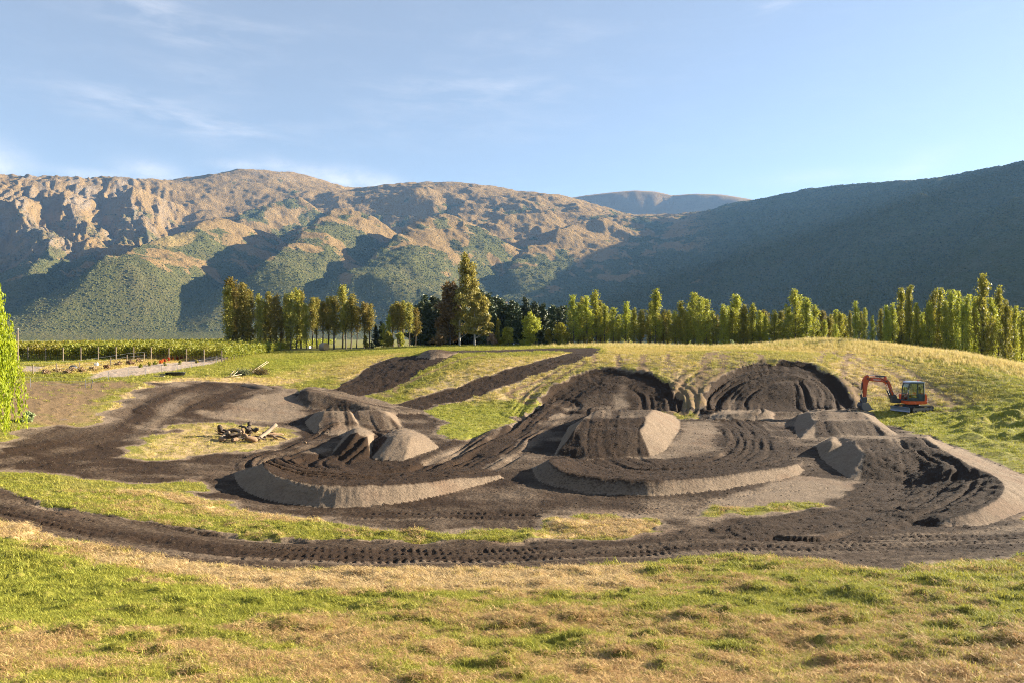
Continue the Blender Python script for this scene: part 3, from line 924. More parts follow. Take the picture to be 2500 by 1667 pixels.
tag(grid_piece('ground', fid == 0), kind='structure')
tag(grid_piece('dirt_track', fid == 1), kind='structure')
tag(grid_piece('gravel_path', fid == 20), kind='structure')
for f_id, nm, lab, cat in (
        (2, 'table_jump', 'large flat topped earth jump with sunlit pale flank and grooved dark ramp', 'dirt jump'),
        (3, 'earth_ramp', 'small brown earth ramp with steep shaded flank, beside the old log pile', 'dirt jump'),
        (4, 'earth_ramp', 'small brown earth ramp on the grassy side of its twin, nearest the loose ridge end', 'dirt jump'),
        (5, 'earth_ridge', 'long low ridge of loose brown soil running behind the two small ramps', 'earth ridge'),
        (6, 'earth_lip', 'dark shadowed soil lip facing the inside of the pale curved berm', 'earth mound'),
        (7, 'earth_lip', 'soil lip with smooth pale sunlit flank at the entry of the curved berm', 'earth mound'),
        (8, 'curved_berm', 'curved earth berm whose smooth outer wall turns from shade to pale sunlight', 'berm'),
        (9, 'curved_berm', 'curved earth berm with rough outer wall in front of the flat topped jump', 'berm'),
        (10, 'double_jump', 'grey earth jump with shaded flank, on the excavator side of the bigger ramp', 'dirt jump'),
        (11, 'double_jump', 'big dark earth ramp with notched shaded flank running into the steep berm', 'dirt jump'),
        (12, 'curved_berm', 'tall dark berm with deep curved grooves and pale outer wall beside the grassy bank', 'berm'),
        (13, 'earth_mound', 'low flat grey mound of soil at the foot of the grass slope', 'earth mound'),
        (14, 'earth_mound', 'pointed dark earth mound at the top of the dirt chute', 'earth mound')):
    tag(grid_piece(nm, fid == f_id), lab, cat)


# height of the finished ground at any point
def ground(x, y):
    x = np.atleast_1d(np.asarray(x, float)); y = np.atleast_1d(np.asarray(y, float))
    r = np.hypot(x, y); a = np.arctan2(x, y)
    ci = np.interp(a, dense, np.arange(len(dense)))
    ri = np.interp(np.log(r), np.log(R), np.arange(NR))
    i = np.clip(ri.astype(int), 0, NR - 2); j = np.clip(ci.astype(int), 0, len(dense) - 2)
    fi = ri - i; fj = ci - j
    return ((GZ[i, j] * (1 - fj) + GZ[i, j + 1] * fj) * (1 - fi) + (GZ[i + 1, j] * (1 - fj) + GZ[i + 1, j + 1] * fj) * fi)


def sample(arr, x, y):
    r = np.hypot(x, y); a = np.arctan2(x, y)
    j = np.clip(np.rint(np.interp(a, dense, np.arange(len(dense)))).astype(int), 0, len(dense) - 1)
    i = np.clip(np.rint(np.interp(np.log(r), np.log(R), np.arange(NR))).astype(int), 0, NR - 1)
    return arr[i, j]


def gz(x, y):
    return float(ground(x, y)[0])

#%%MOUNTAINS
# ------------------------------------------------------------------ mountains
mc = []
for (px, py, D) in [
    # skyline, from the craggy left to the ridge that comes nearer on the right
    (-500, 400, 3900), (-200, 410, 4000), (0, 425, 4000), (100, 420, 4000), (170, 431, 4050), (330, 428, 3950), (420, 438, 4000), (500, 424, 4050), (560, 412, 4100), (625, 402, 4100),
    (700, 420, 4000), (800, 442, 3950), (870, 461, 3950), (960, 442, 3800), (1075, 433, 3700), (1180, 446, 3650), (1300, 462, 3600), (1420, 481, 3550), (1500, 500, 3500), (1600, 512, 3500),
    (1740, 512, 3450), (1830, 482, 3250), (1960, 456, 3000), (2060, 446, 2850), (2200, 432, 2650), (2330, 424, 2450), (2430, 434, 2300), (2500, 446, 2200), (2580, 448, 2150), (2750, 300, 2500), (3000, 190, 2700), (3385, 270, 1950), (3500, 110, 2700),  # last points: unseen ridge past the right edge, raised to shade the visible face
    # faces
    (0, 560, 3100), (0, 700, 2350), (300, 560, 3200), (300, 700, 2400), (620, 500, 3500), (620, 600, 2900), (620, 720, 2250), (950, 530, 3150), (950, 640, 2550), (950, 740, 2100),
    (1250, 530, 3000), (1250, 640, 2450), (1250, 740, 2050), (1550, 570, 2850), (1550, 670, 2350), (1550, 750, 2000),
    (1850, 560, 2650), (1850, 680, 2050), (2150, 520, 2150), (2150, 650, 1720), (2150, 760, 1430), (2450, 520, 1780), (2450, 650, 1400), (2450, 760, 1180), (2900, 560, 1350), (2900, 700, 1080), (3400, 600, 1050),
]:
    mc.append(at(px, py, D / math.hypot((px - 1250) / F, 1.0)))
for (px, D) in [(-500, 1750), (0, 1750), (300, 1750), (620, 1750), (950, 1750), (1250, 1750), (1550, 1720), (1850, 1600), (2150, 1260), (2450, 1040), (2900, 860), (3500, 780)]:
    a = math.atan((px - 1250) / F)
    mc.append(np.array([D * math.sin(a), D * math.cos(a), -11.0]))
    mc.append(np.array([(D - 330) * math.sin(a), (D - 330) * math.cos(a), -22.0]))
for (px, py, D) in [(-300, 430, 4900), (100, 440, 4900), (625, 425, 5000), (1075, 450, 4700), (1500, 530, 4600), (1850, 500, 4300), (2200, 460, 3700), (2500, 440, 3300), (3000, 420, 2800), (3500, 400, 2500)]:
    p = at(px, py, D / math.hypot((px - 1250) / F, 1.0)); p[2] -= 120
    mc.append(p)
mt_tps = TPS(mc, 3e-4)


def mt_on(px, py, h):
    d = ray(px, py); d /= d[1]
    S = np.linspace(900, 4300, 700)
    g = mt_tps(d[0] * S, S)
    g = g + h * smooth(-8, 35, g)
    b = np.nonzero(d[2] * S < g)[0]
    Y = S[b[0]] if len(b) else S[-1]
    return np.array([d[0] * Y, Y])


m_az = np.radians(np.concatenate([np.arange(-47, -37, .5), np.arange(-37, 37, .083), np.arange(37, 60, .5)]))
m_r = np.concatenate([np.geomspace(800, 1500, 40)[:-1], np.geomspace(1500, 4300, 290), np.geomspace(4300, 4850, 12)[1:]])
ma, mr = np.meshgrid(m_az, m_r)
MX = mr * np.sin(ma); MY = mr * np.cos(ma)
MZ = mt_tps(MX, MY)
h01 = np.clip(MZ / 850, 0, 1.2)


def path_uv(pts, A):
    W = np.array([mt_on(p[0], p[1], A * .8) for p in pts])
    # smooth resample
    t = np.linspace(0, len(W) - 1, 40)
    W = np.stack([np.interp(t, np.arange(len(W)), W[:, k]) for k in (0, 1)], 1)
    best = np.full(MX.shape, 1e9); U = np.zeros(MX.shape); S = np.zeros(MX.shape)
    n = len(W) - 1
    for i in range(n):
        a = W[i]; e = W[i + 1] - a; L = math.hypot(*e) + 1e-9
        tt = np.clip(((MX - a[0]) * e[0] + (MY - a[1]) * e[1]) / (L * L), 0, 1)
        dx = MX - a[0] - tt * e[0]; dy = MY - a[1] - tt * e[1]
        d = np.hypot(dx, dy); c = d < best
        best = np.where(c, d, best); U = np.where(c, np.sign(e[0] * dy - e[1] * dx) * d, U); S = np.where(c, (i + tt) / n, S)
    return S, U


spur = np.zeros(MX.shape)
wob = fbm(MX / 190, MY / 190, 3, 71) * 30
for pts, A, wl, wr in (
        ([(600, 505), (478, 570), (361, 606), (266, 662), (191, 730), (106, 785), (20, 832)], 165, 185, 430),
        ([(330, 712), (270, 762), (200, 822)], 75, 88, 170),
        ([(410, 725), (330, 780), (255, 830)], 78, 90, 190),
        ([(880, 492), (808, 528), (733, 592), (680, 625), (627, 678), (574, 700), (531, 762), (495, 828)], 175, 190, 430),
        ([(1160, 500), (1063, 540), (989, 572), (925, 625), (850, 678), (787, 730), (725, 768), (670, 828)], 155, 172, 480),
        ([(770, 470), (640, 505), (520, 540), (430, 585)], 80, 100, 330),
        ([(1420, 540), (1270, 600), (1240, 660), (1232, 700), (1200, 760)], 55, 60, 380),
        ([(1080, 445), (900, 480), (760, 520)], 50, 80, 340),
        ([(640, 640), (560, 655), (470, 700), (420, 760)], 45, 65, 150),
        ([(1330, 500), (1240, 520), (1150, 560)], 40, 55, 260), ([(1480, 520), (1400, 545), (1330, 590)], 38, 55, 260), ([(980, 690), (930, 730), (880, 800)], 45, 60, 170),
        ([(2250, 450), (2120, 540), (2040, 640), (1990, 760)], 60, 110, 260), ([(2480, 460), (2380, 560), (2300, 680), (2260, 790)], 55, 110, 240), ([(1960, 480), (1850, 560), (1760, 650), (1700, 760)], 55, 90, 260),
        ([(150, 440), (170, 520), (215, 590), (190, 660)], 70, 110, 200), ([(330, 440), (300, 500), (320, 560), (250, 620)], 75, 120, 220), ([(20, 440), (60, 530), (120, 600), (60, 690)], 70, 110, 180)):
    S, U = path_uv(pts, A)
    U = U + wob * .8
    # going down-left in the view: the steep shaded side is where U is negative
    left = np.clip(1 - np.maximum(-U, 0) / wl, 0, 1); right = np.clip(1 - np.maximum(U, 0) / wr, 0, 1)
    prof = np.where(U < 0, left ** 1.15, right * right * (3 - 2 * right))
    ends = smooth(0, .12, S) * (1 - .3 * smooth(.9, 1.0, S))
    spur = np.maximum(spur, A * prof * ends)
rightm = smooth(0.16, 0.36, ma)
leftc = smooth(math.radians(-22), math.radians(-29), ma) * smooth(90, 260, MZ)
rg = 1 - np.abs(fbm(MX / 620 + 3, MY / 620, 4, 73))
rg2 = 1 - np.abs(fbm(MX / 230, MY / 230, 4, 75))
rough = (rg - .75) * 60 * (1 - .6 * rightm) + (rg2 - .75) * 20 * (1 - .4 * rightm)
rough += fbm(MX / 95, MY / 60, 5, 77, .55) * 17 * (1 - .4 * rightm) * (.6 + .6 * smooth(150, 450, MZ))
rough += ((1 - np.abs(fbm(MX / 120, MY / 120, 4, 78, .6))) ** 2 - .5) * 7
rough += fbm(MX / 26, MY / 26, 3, 79, .6) * 3.2
# crags on the left: ribs falling towards the right
q = (MX * .86 + MY * .51) / 105 + .5 * fbm(MX / 300, MY / 300, 2, 80); qv = (MX * -.51 + MY * .86) / 430
ribs = (1 - np.abs(fbm(q, qv, 4, 81, .55))) ** 2
alt0 = MZ / (0.25 * mr)
rough += leftc * (1 - .85 * smooth(.62, .92, alt0)) * ((ribs - .55) * 36 + ((1 - np.abs(fbm(q * 2.7, qv * 2.4, 4, 83, .6))) ** 2 - .5) * 26)
ridge_guard = smooth(-8, 35, MZ)
MZ2 = MZ + spur * ridge_guard - 22 * ridge_guard + rough * ridge_guard * (.55 + .45 * smooth(900, 200, MZ))
# vegetation masks
alt = MZ2 / (0.262 * mr + 1)                                # relative height against the skyline
nv = fbm(MX / 260, MY / 260, 4, 85, .6); nv2 = fbm(MX / 60, MY / 60, 4, 87, .6)
SCR = smooth(.10, -.16, alt - .50 - .42 * nv - .42 * nv2 + .12 * smooth(60, 0, np.abs(spur - 40)))
SCR = np.clip(SCR * (1 - leftc * .55), 0, 1)
SCR = np.maximum(SCR, rightm * (.92 - .5 * smooth(.78, .95, alt + .1 * nv) * (1 - smooth(.35, .5, ma))))
MEADOW = np.exp(-(((MX - mt_on(400, 615, 100)[0]) / 95) ** 2 + ((MY - mt_on(400, 615, 100)[1]) / 120) ** 2))
SCR *= 1 - smooth(.25, .6, MEADOW)
ROCK = np.clip(leftc * smooth(.1, .55, fbm(q * 1.6, qv * 1.4, 4, 89, .65) + .35 * (ribs - .5)), 0, 1)
pk = np.array([mt_on(660, 415, 0)])[0]
ROCK = np.maximum(ROCK, .8 * np.exp(-((MX - pk[0]) ** 2 + (MY - pk[1]) ** 2) / 160 ** 2) * smooth(0, .3, nv2))


def mountain_material():
    m, t, b = new_mat('mountain')
    k = NT(t)
    p = k.pos()
    a = k.attr('mask_a'); s = k.node('ShaderNodeSeparateColor'); t.links.new(a.outputs['Color'], s.inputs[0])
    scr, rock, mead = s.outputs
    n1 = k.noise(.012, 7, .65, p); n2 = k.noise(.05, 6, .7, p); n3 = k.noise(.16, 4, .7, p)
    tus = k.mix(n1, (.225, .14, .058), (.33, .228, .10))
    tus = k.mix(k.math('MULTIPLY', k.ramp(n2, .52, .72), .6), tus, (.15, .105, .05))
    tus = k.mix(mead, tus, (.36, .27, .10))
    gr_ = k.mix(n2, (.058, .068, .022), (.165, .155, .056))
    gr_ = k.mix(k.math('MULTIPLY', k.ramp(n3, .55, .7), .5), gr_, (.25, .20, .085))
    w = k.ramp(k.math('ADD', scr, k.math('MULTIPLY', k.math('SUBTRACT', n3, .5), .9)), .3, .62)
    gr_ = k.mix(k.math('MULTIPLY', k.ramp(n1, .45, .62), .6), gr_, (.15, .13, .055))
    c = k.mix(w, tus, gr_)
    rk = k.mix(n3, (.17, .14, .11), (.35, .30, .25))
    c = k.mix(k.math('MULTIPLY', k.math('MULTIPLY', rock, .6), k.ramp(n2, .35, .55)), c, rk)
    t.links.new(c, b.inputs['Base Color'])
    b.inputs['Roughness'].default_value = 1.0
    b.inputs['Specular IOR Level'].default_value = 0.0
    t.links.new(k.bump(k.math('ADD', k.math('MULTIPLY', n3, 1.0), k.math('MULTIPLY', n2, .8)), 1.0, 14.0), b.inputs['Normal'])
    return m


MOUNT = mountain_material()


def sheet(name, X, Y, Z, mat, masks=None):
    nr, na = X.shape
    i = np.arange(nr * na).reshape(nr, na)
    q = np.stack([i[:-1, :-1], i[1:, :-1], i[1:, 1:], i[:-1, 1:]], -1).reshape(-1, 4)
    V = np.stack([X.ravel(), Y.ravel(), Z.ravel()], 1)
    n = np.cross(V[q[0, 1]] - V[q[0, 0]], V[q[0, 3]] - V[q[0, 0]])
    if n[2] < 0:
        q = q[:, ::-1]
    me = bpy.data.meshes.new(name)
    me.vertices.add(len(V)); me.vertices.foreach_set('co', V.astype(np.float32).ravel())
    me.loops.add(q.size); me.loops.foreach_set('vertex_index', np.ascontiguousarray(q).ravel().astype(np.int32))
    me.polygons.add(len(q)); me.polygons.foreach_set('loop_start', (np.arange(len(q)) * 4).astype(np.int32))
    me.update(calc_edges=True)
    if masks is not None:
        at_ = me.attributes.new('mask_a', 'FLOAT_COLOR', 'POINT')
        M = np.stack([*[x.ravel() for x in masks], np.ones(nr * na)], 1)
        at_.data.foreach_set('color', M.astype(np.float32).ravel())
    me.polygons.foreach_set('use_smooth', np.ones(len(q), bool))
    return link(name, me, mat)


tag(sheet('mountain', MX, MY, MZ2, MOUNT, (SCR, ROCK, MEADOW)), kind='structure')
# the farther range showing through the gap
fa, fr = np.meshgrid(np.radians(np.arange(2, 22, .12)), np.linspace(4900, 5900, 26))
FX = fr * np.sin(fa); FY = fr * np.cos(fa)
top = np.interp(np.degrees(fa), np.degrees(np.arctan((np.array([1300, 1430, 1500, 1550, 1600, 1640, 1700, 1760, 1800, 1900]) - 1250) / F)),
                np.array([500, 478, 470, 466, 469, 478, 474, 476, 482, 500]))
ztop = (822 - top) / F * 5500 * np.cos(fa)
FZ = ztop * (1 - (np.abs(fr - 5500) / 620) ** 1.3 * .55) + fbm(FX / 240, FY / 240, 4, 91) * 28 * (np.abs(fr - 5500) > 45)
tag(sheet('far_range', FX, FY, FZ, MOUNT, (np.full(FX.shape, .25), FX * 0, FX * 0)), kind='structure')

# scrub bushes spread over the lower faces
def point_instances(name, pts, protos_per, attrs, label_kind='stuff'):
    """vertices carrying size/turn/tint, each replaced by an instance of one small mesh"""
    for pi, (proto, sel) in enumerate(protos_per):
        me = bpy.data.meshes.new(name)
        Pn = pts[sel]
        me.vertices.add(len(Pn)); me.vertices.foreach_set('co', Pn.astype(np.float32).ravel())
        for nm, arr, typ in attrs:
            A = me.attributes.new(nm, typ, 'POINT')
            v = arr[sel].astype(np.float32)
            A.data.foreach_set('color' if typ == 'FLOAT_COLOR' else ('vector' if typ == 'FLOAT_VECTOR' else 'value'), v.ravel())
        me.update()
        o = link(name, me)
        ng = bpy.data.node_groups.new(name, 'GeometryNodeTree')
        ng.interface.new_socket('Geometry', in_out='INPUT', socket_type='NodeSocketGeometry')
        ng.interface.new_socket('Geometry', in_out='OUTPUT', socket_type='NodeSocketGeometry')
        gi = ng.nodes.new('NodeGroupInput'); go = ng.nodes.new('NodeGroupOutput')
        ip = ng.nodes.new('GeometryNodeInstanceOnPoints')
        oi = ng.nodes.new('GeometryNodeObjectInfo'); oi.inputs['Object'].default_value = proto
        m2p = ng.nodes.new('GeometryNodeMeshToPoints')
        ng.links.new(gi.outputs[0], m2p.inputs[0])
        ng.links.new(m2p.outputs[0], ip.inputs['Points'])
        ng.links.new(oi.outputs['Geometry'], ip.inputs['Instance'])
        for nm, typ, sock in (('turn', 'FLOAT_VECTOR', 'Rotation'), ('size', 'FLOAT_VECTOR', 'Scale')):
            na_ = ng.nodes.new('GeometryNodeInputNamedAttribute'); na_.data_type = typ
            na_.inputs['Name'].default_value = nm
            ng.links.new(na_.outputs[0], ip.inputs[sock])
        ng.links.new(ip.outputs[0], go.inputs[0])
        md = o.modifiers.new('instances', 'NODES'); md.node_group = ng
        o['kind'] = 'stuff'
        yield o


def tint_material(name, gloss=.6, transl=.0, rough=.7, vary=.35):
    """leaf colour comes from each instance's own tint"""
    m, t, b = new_mat(name)
    k = NT(t)
    a = k.attr('tint', 'INSTANCER')
    ra = k.noise(3.0, 3, .6, k.pos())
    c = k.mix(k.math('MULTIPLY', ra, vary), a.outputs['Color'], (.02, .02, .008))
    t.links.new(c, b.inputs['Base Color'])
    b.inputs['Roughness'].default_value = rough
    b.inputs['Specular IOR Level'].default_value = .2
    if transl:
        tr = k.node('ShaderNodeBsdfTranslucent'); t.links.new(c, tr.inputs[0])
        ms = k.node('ShaderNodeMixShader'); ms.inputs[0].default_value = transl
        t.links.new(b.outputs[0], ms.inputs[1]); t.links.new(tr.outputs[0], ms.inputs[2])
        t.links.new(ms.outputs[0], t.nodes['Material Output'].inputs[0])
    return m


def bush_proto():
    bm = bmesh.new()
    bmesh.ops.create_icosphere(bm, subdivisions=1, radius=1)
    for v in bm.verts:
        v.co *= random.uniform(.7, 1.15)
        v.co.z = v.co.z * .8 + .35
    me = bpy.data.meshes.new('scrub_bush'); bm.to_mesh(me); bm.free()
    me.materials.append(tint_material('scrub_leaf', rough=1.0, vary=.3))
    return bpy.data.objects.new('scrub_bush', me)


cand = 620000
ci = rng.integers(0, MX.shape[1] - 1, cand); ri = rng.integers(0, MX.shape[0] - 1, cand)
vis = (np.abs(ma[ri, ci]) < math.radians(36.5)) & (mr[ri, ci] < 4000) & (mr[ri, ci] > 1150)
keep = vis & (rng.random(cand) < np.clip(SCR[ri, ci] * 1.1 - .1, 0, 1) * .42) & (MZ2[ri, ci] > 8)
ci = ci[keep]; ri = ri[keep]
fx = rng.random(len(ci)); fy = rng.random(len(ci))


def bil(A):
    return (A[ri, ci] * (1 - fx) + A[ri, ci + 1] * fx) * (1 - fy) + (A[ri + 1, ci] * (1 - fx) + A[ri + 1, ci + 1] * fx) * fy


bp = np.stack([bil(MX), bil(MY), bil(MZ2) - .8], 1)
bs_ = rng.uniform(1.3, 3.6, len(bp)) * (bil(mr) / 2400) ** .6
tn = rng.random(len(bp))[:, None]
btint = (1 - tn) * np.array([.040, .052, .016]) + tn * np.array([.13, .125, .042])
btint = np.concatenate([btint, np.ones((len(bp), 1))], 1)
list(point_instances('hillside_scrub', bp, [(bush_proto(), np.ones(len(bp), bool))],
     [('turn', np.stack([np.zeros(len(bp)), np.zeros(len(bp)), rng.uniform(0, 6.3, len(bp))], 1), 'FLOAT_VECTOR'),
      ('size', np.stack([bs_, bs_, bs_ * rng.uniform(.7, 1.1, len(bp))], 1), 'FLOAT_VECTOR'), ('tint', btint, 'FLOAT_COLOR')]))

# ------------------------------------------------------------------ the hazy air of the valley
bm = bmesh.new()
bmesh.ops.create_cube(bm, size=1.0)
hz = bpy.data.meshes.new('haze')
for v in bm.verts:
    v.co.x *= 13000; v.co.y *= 13000
    v.co.z = 1020.0 if v.co.z > 0 else -40.0
bm.to_mesh(hz); bm.free()
hm, ht, hb = new_mat('haze')
ht.nodes.remove(hb)
pv = ht.nodes.new('ShaderNodeVolumePrincipled')
pv.inputs['Color'].default_value = (.24, .52, 1.0, 1)
pv.inputs['Density'].default_value = HAZE_DENSITY
pv.inputs['Anisotropy'].default_value = .15
ht.links.new(pv.outputs[0], ht.nodes['Material Output'].inputs['Volume'])
tag(link('haze', hz, hm), kind='stuff')

# ------------------------------------------------------------------ mesh building helper
class MB:
    def __init__(self):
        self.v = []; self.f = []

    def add(self, vs, fs):
        n = len(self.v)
        self.v += [tuple(p) for p in vs]
        self.f += [tuple(i + n for i in f) for f in fs]
        return self

    def box(self, c, s, rot=None):
        hx, hy, hz = s[0] / 2, s[1] / 2, s[2] / 2
        P = [Vector((x, y, z)) for x in (-hx, hx) for y in (-hy, hy) for z in (-hz, hz)]
        M = rot.to_matrix() if rot is not None else None
        P = [(M @ p if M else p) + Vector(c) for p in P]
        return self.add(P, [(0, 1, 3, 2), (4, 6, 7, 5), (0, 4, 5, 1), (2, 3, 7, 6), (0, 2, 6, 4), (1, 5, 7, 3)])

    def prism(self, prof, y0, y1, axis='y'):
        n = len(prof)
        def mk(a, b, t):
            return {'y': (a, t, b), 'x': (t, a, b), 'z': (a, b, t)}[axis]
        P = [mk(a, b, y0) for a, b in prof] + [mk(a, b, y1) for a, b in prof]
        fs = [tuple(range(n)), tuple(range(2 * n - 1, n - 1, -1))]
        fs += [(i, i + n, (i + 1) % n + n, (i + 1) % n) for i in range(n)]
        return self.add(P, fs)

    def tube(self, pts, rad, sides=6, cap=True):
        pts = [Vector(p) for p in pts]
        if not hasattr(rad, '__len__'):
            rad = [rad] * len(pts)
        rings = []
        up = Vector((0.13, 0.31, 0.94))
        for i, p in enumerate(pts):
            d = (pts[min(i + 1, len(pts) - 1)] - pts[max(i - 1, 0)]).normalized()
            a = d.cross(up)
            if a.length < .05:
                a = d.cross(Vector((1, 0, 0)))
            a.normalize(); b = d.cross(a).normalized()
            rings.append([p + (a * math.cos(2 * math.pi * k / sides) + b * math.sin(2 * math.pi * k / sides)) * rad[i] for k in range(sides)])
        P = [q for r in rings for q in r]
        fs = []
        for i in range(len(pts) - 1):
            for k in range(sides):
                k2 = (k + 1) % sides
                fs.append((i * sides + k, i * sides + k2, (i + 1) * sides + k2, (i + 1) * sides + k))
        if cap:
            fs.append(tuple(range(sides - 1, -1, -1)))
            fs.append(tuple(range((len(pts) - 1) * sides, len(pts) * sides)))
        return self.add(P, fs)

    def mesh(self, name, mat=None, smooth_=False, bevel=0):
        me = bpy.data.meshes.new(name)
        me.from_pydata(self.v, [], self.f)
        if bevel:
            bm = bmesh.new(); bm.from_mesh(me)
            bmesh.ops.recalc_face_normals(bm, faces=bm.faces)
            bmesh.ops.bevel(bm, geom=[e for e in bm.edges if len(e.link_faces) == 2 and e.calc_face_angle(0) > .6], offset=bevel, segments=2, affect='EDGES', profile=.6)
            bm.to_mesh(me); bm.free()
        else:
            bm = bmesh.new(); bm.from_mesh(me)
            bmesh.ops.recalc_face_normals(bm, faces=bm.faces)
            bm.to_mesh(me); bm.free()
        if smooth_:
            for p in me.polygons: p.use_smooth = True
        if mat: me.materials.append(mat)
        return me

    def build(self, name, mat, parent=None, **kw):
        return link(name, self.mesh(name, mat, **kw), None, parent)


def empty(name, loc, rz=0.0):
    o = bpy.data.objects.new(name, None)
    o.empty_display_size = .3
    C.objects.link(o)
    o.location = loc; o.rotation_euler = (0, 0, rz)
    return o


def quads_mesh(name, centers, sizes, mat, aspect=1.0, up_bias=0.0, r=rng, dirs=None):
    """leaf-sized faces with random orientation"""
    n = len(centers)
    a = r.normal(size=(n, 3)); a /= np.linalg.norm(a, axis=1, keepdims=True)
    if dirs is not None:
        a = dirs + a * .35; a /= np.linalg.norm(a, axis=1, keepdims=True)
    b = r.normal(size=(n, 3)); b -= (a * b).sum(1, keepdims=True) * a
    b /= np.linalg.norm(b, axis=1, keepdims=True) + 1e-9
    s = sizes[:, None]
    # a leaf: pointed oval of four corners
    V = np.stack([centers - a * s * aspect, centers + b * s * .55, centers + a * s * aspect, centers - b * s * .55], 1).reshape(-1, 3)
    me = bpy.data.meshes.new(name)
    me.vertices.add(4 * n); me.vertices.foreach_set('co', V.astype(np.float32).ravel())
    me.loops.add(4 * n); me.loops.foreach_set('vertex_index', np.arange(4 * n, dtype=np.int32))
    me.polygons.add(n); me.polygons.foreach_set('loop_start', (np.arange(n) * 4).astype(np.int32))
    me.update(calc_edges=True)
    if mat: me.materials.append(mat)
    return me


def leaf_material(name, c1, c2, c3, transl=.35, vary=.5):
    m, t, b = new_mat(name)
    k = NT(t)
    oi = k.node('ShaderNodeObjectInfo')
    n = k.noise(1.3, 3, .6, k.pos())
    n2 = k.noise(11.0, 2, .6, k.pos())
    c = k.mix(k.ramp(n, .3, .7), c1, c2)
    c = k.mix(k.math('MULTIPLY', k.ramp(n2, .45, .7), .7), c, c3)
    hue = k.node('ShaderNodeHueSaturation')
    k.put(hue.inputs['Hue'], k.math('ADD', k.math('MULTIPLY', oi.outputs['Random'], .035), .482))
    k.put(hue.inputs['Value'], k.math('ADD', k.math('MULTIPLY', oi.outputs['Random'], vary), 1 - vary / 2))
    t.links.new(c, hue.inputs['Color'])
    c = hue.outputs[0]
    t.links.new(c, b.inputs['Base Color'])
    b.inputs['Roughness'].default_value = .55
    b.inputs['Specular IOR Level'].default_value = .3
    tr = k.node('ShaderNodeBsdfTranslucent'); t.links.new(c, tr.inputs[0])
    ms = k.node('ShaderNodeMixShader'); ms.inputs[0].default_value = transl
    t.links.new(b.outputs[0], ms.inputs[1]); t.links.new(tr.outputs[0], ms.inputs[2])
    t.links.new(ms.outputs[0], t.nodes['Material Output'].inputs[0])
    return m


L_POP = leaf_material('poplar_leaf', (0.263, 0.271, 0.032), (0.411, 0.376, 0.049), (0.149, 0.175, 0.025), .4)
L_POPD = leaf_material('poplar_leaf_olive', (0.228, 0.219, 0.038), (0.367, 0.289, 0.052), (0.105, 0.114, 0.025), .35)
L_GREEN = leaf_material('fresh_leaf', (.25, .245, .028), (.37, .33, .04), (.15, .16, .02), .45)
L_PINE = leaf_material('pine_needle', (.045, .062, .022), (.085, .098, .032), (.028, .038, .015), .05)
L_EUC = leaf_material('gum_leaf', (0.255, 0.225, 0.053), (0.39, 0.315, 0.075), (0.15, 0.128, 0.038), .3)
L_EUCB = leaf_material('gum_leaf_brown', (0.168, 0.119, 0.039), (0.266, 0.182, 0.063), (0.084, 0.063, 0.025), .25)
L_WIL = leaf_material('willow_leaf', (0.297, 0.338, 0.016), (0.459, 0.459, 0.027), (0.135, 0.182, 0.014), .5, .1)
L_VINE = leaf_material('vine_leaf', (.17, .18, .018), (.30, .26, .03), (.075, .10, .012), .4, .2)
L_RED = leaf_material('red_leaf', (.42, .07, .015), (.60, .16, .03), (.30, .05, .012), .35)
L_DRYB = leaf_material('dry_leaf', (.30, .20, .10), (.42, .30, .17), (.18, .12, .06), .2)
L_SAGE = leaf_material('sage_leaf', (.20, .24, .10), (.28, .30, .14), (.12, .16, .06), .3)
BARK = plain('bark', (.085, .066, .045), .9, 0, .4, 3, .6, 20)
BARKD = plain('dark_bark', (.045, .034, .025), .9, 0, .4, 3, .6, 20)
BARKW = plain('pale_bark', (.40, .35, .28), .8, 0, .35, 3, .4, 12)


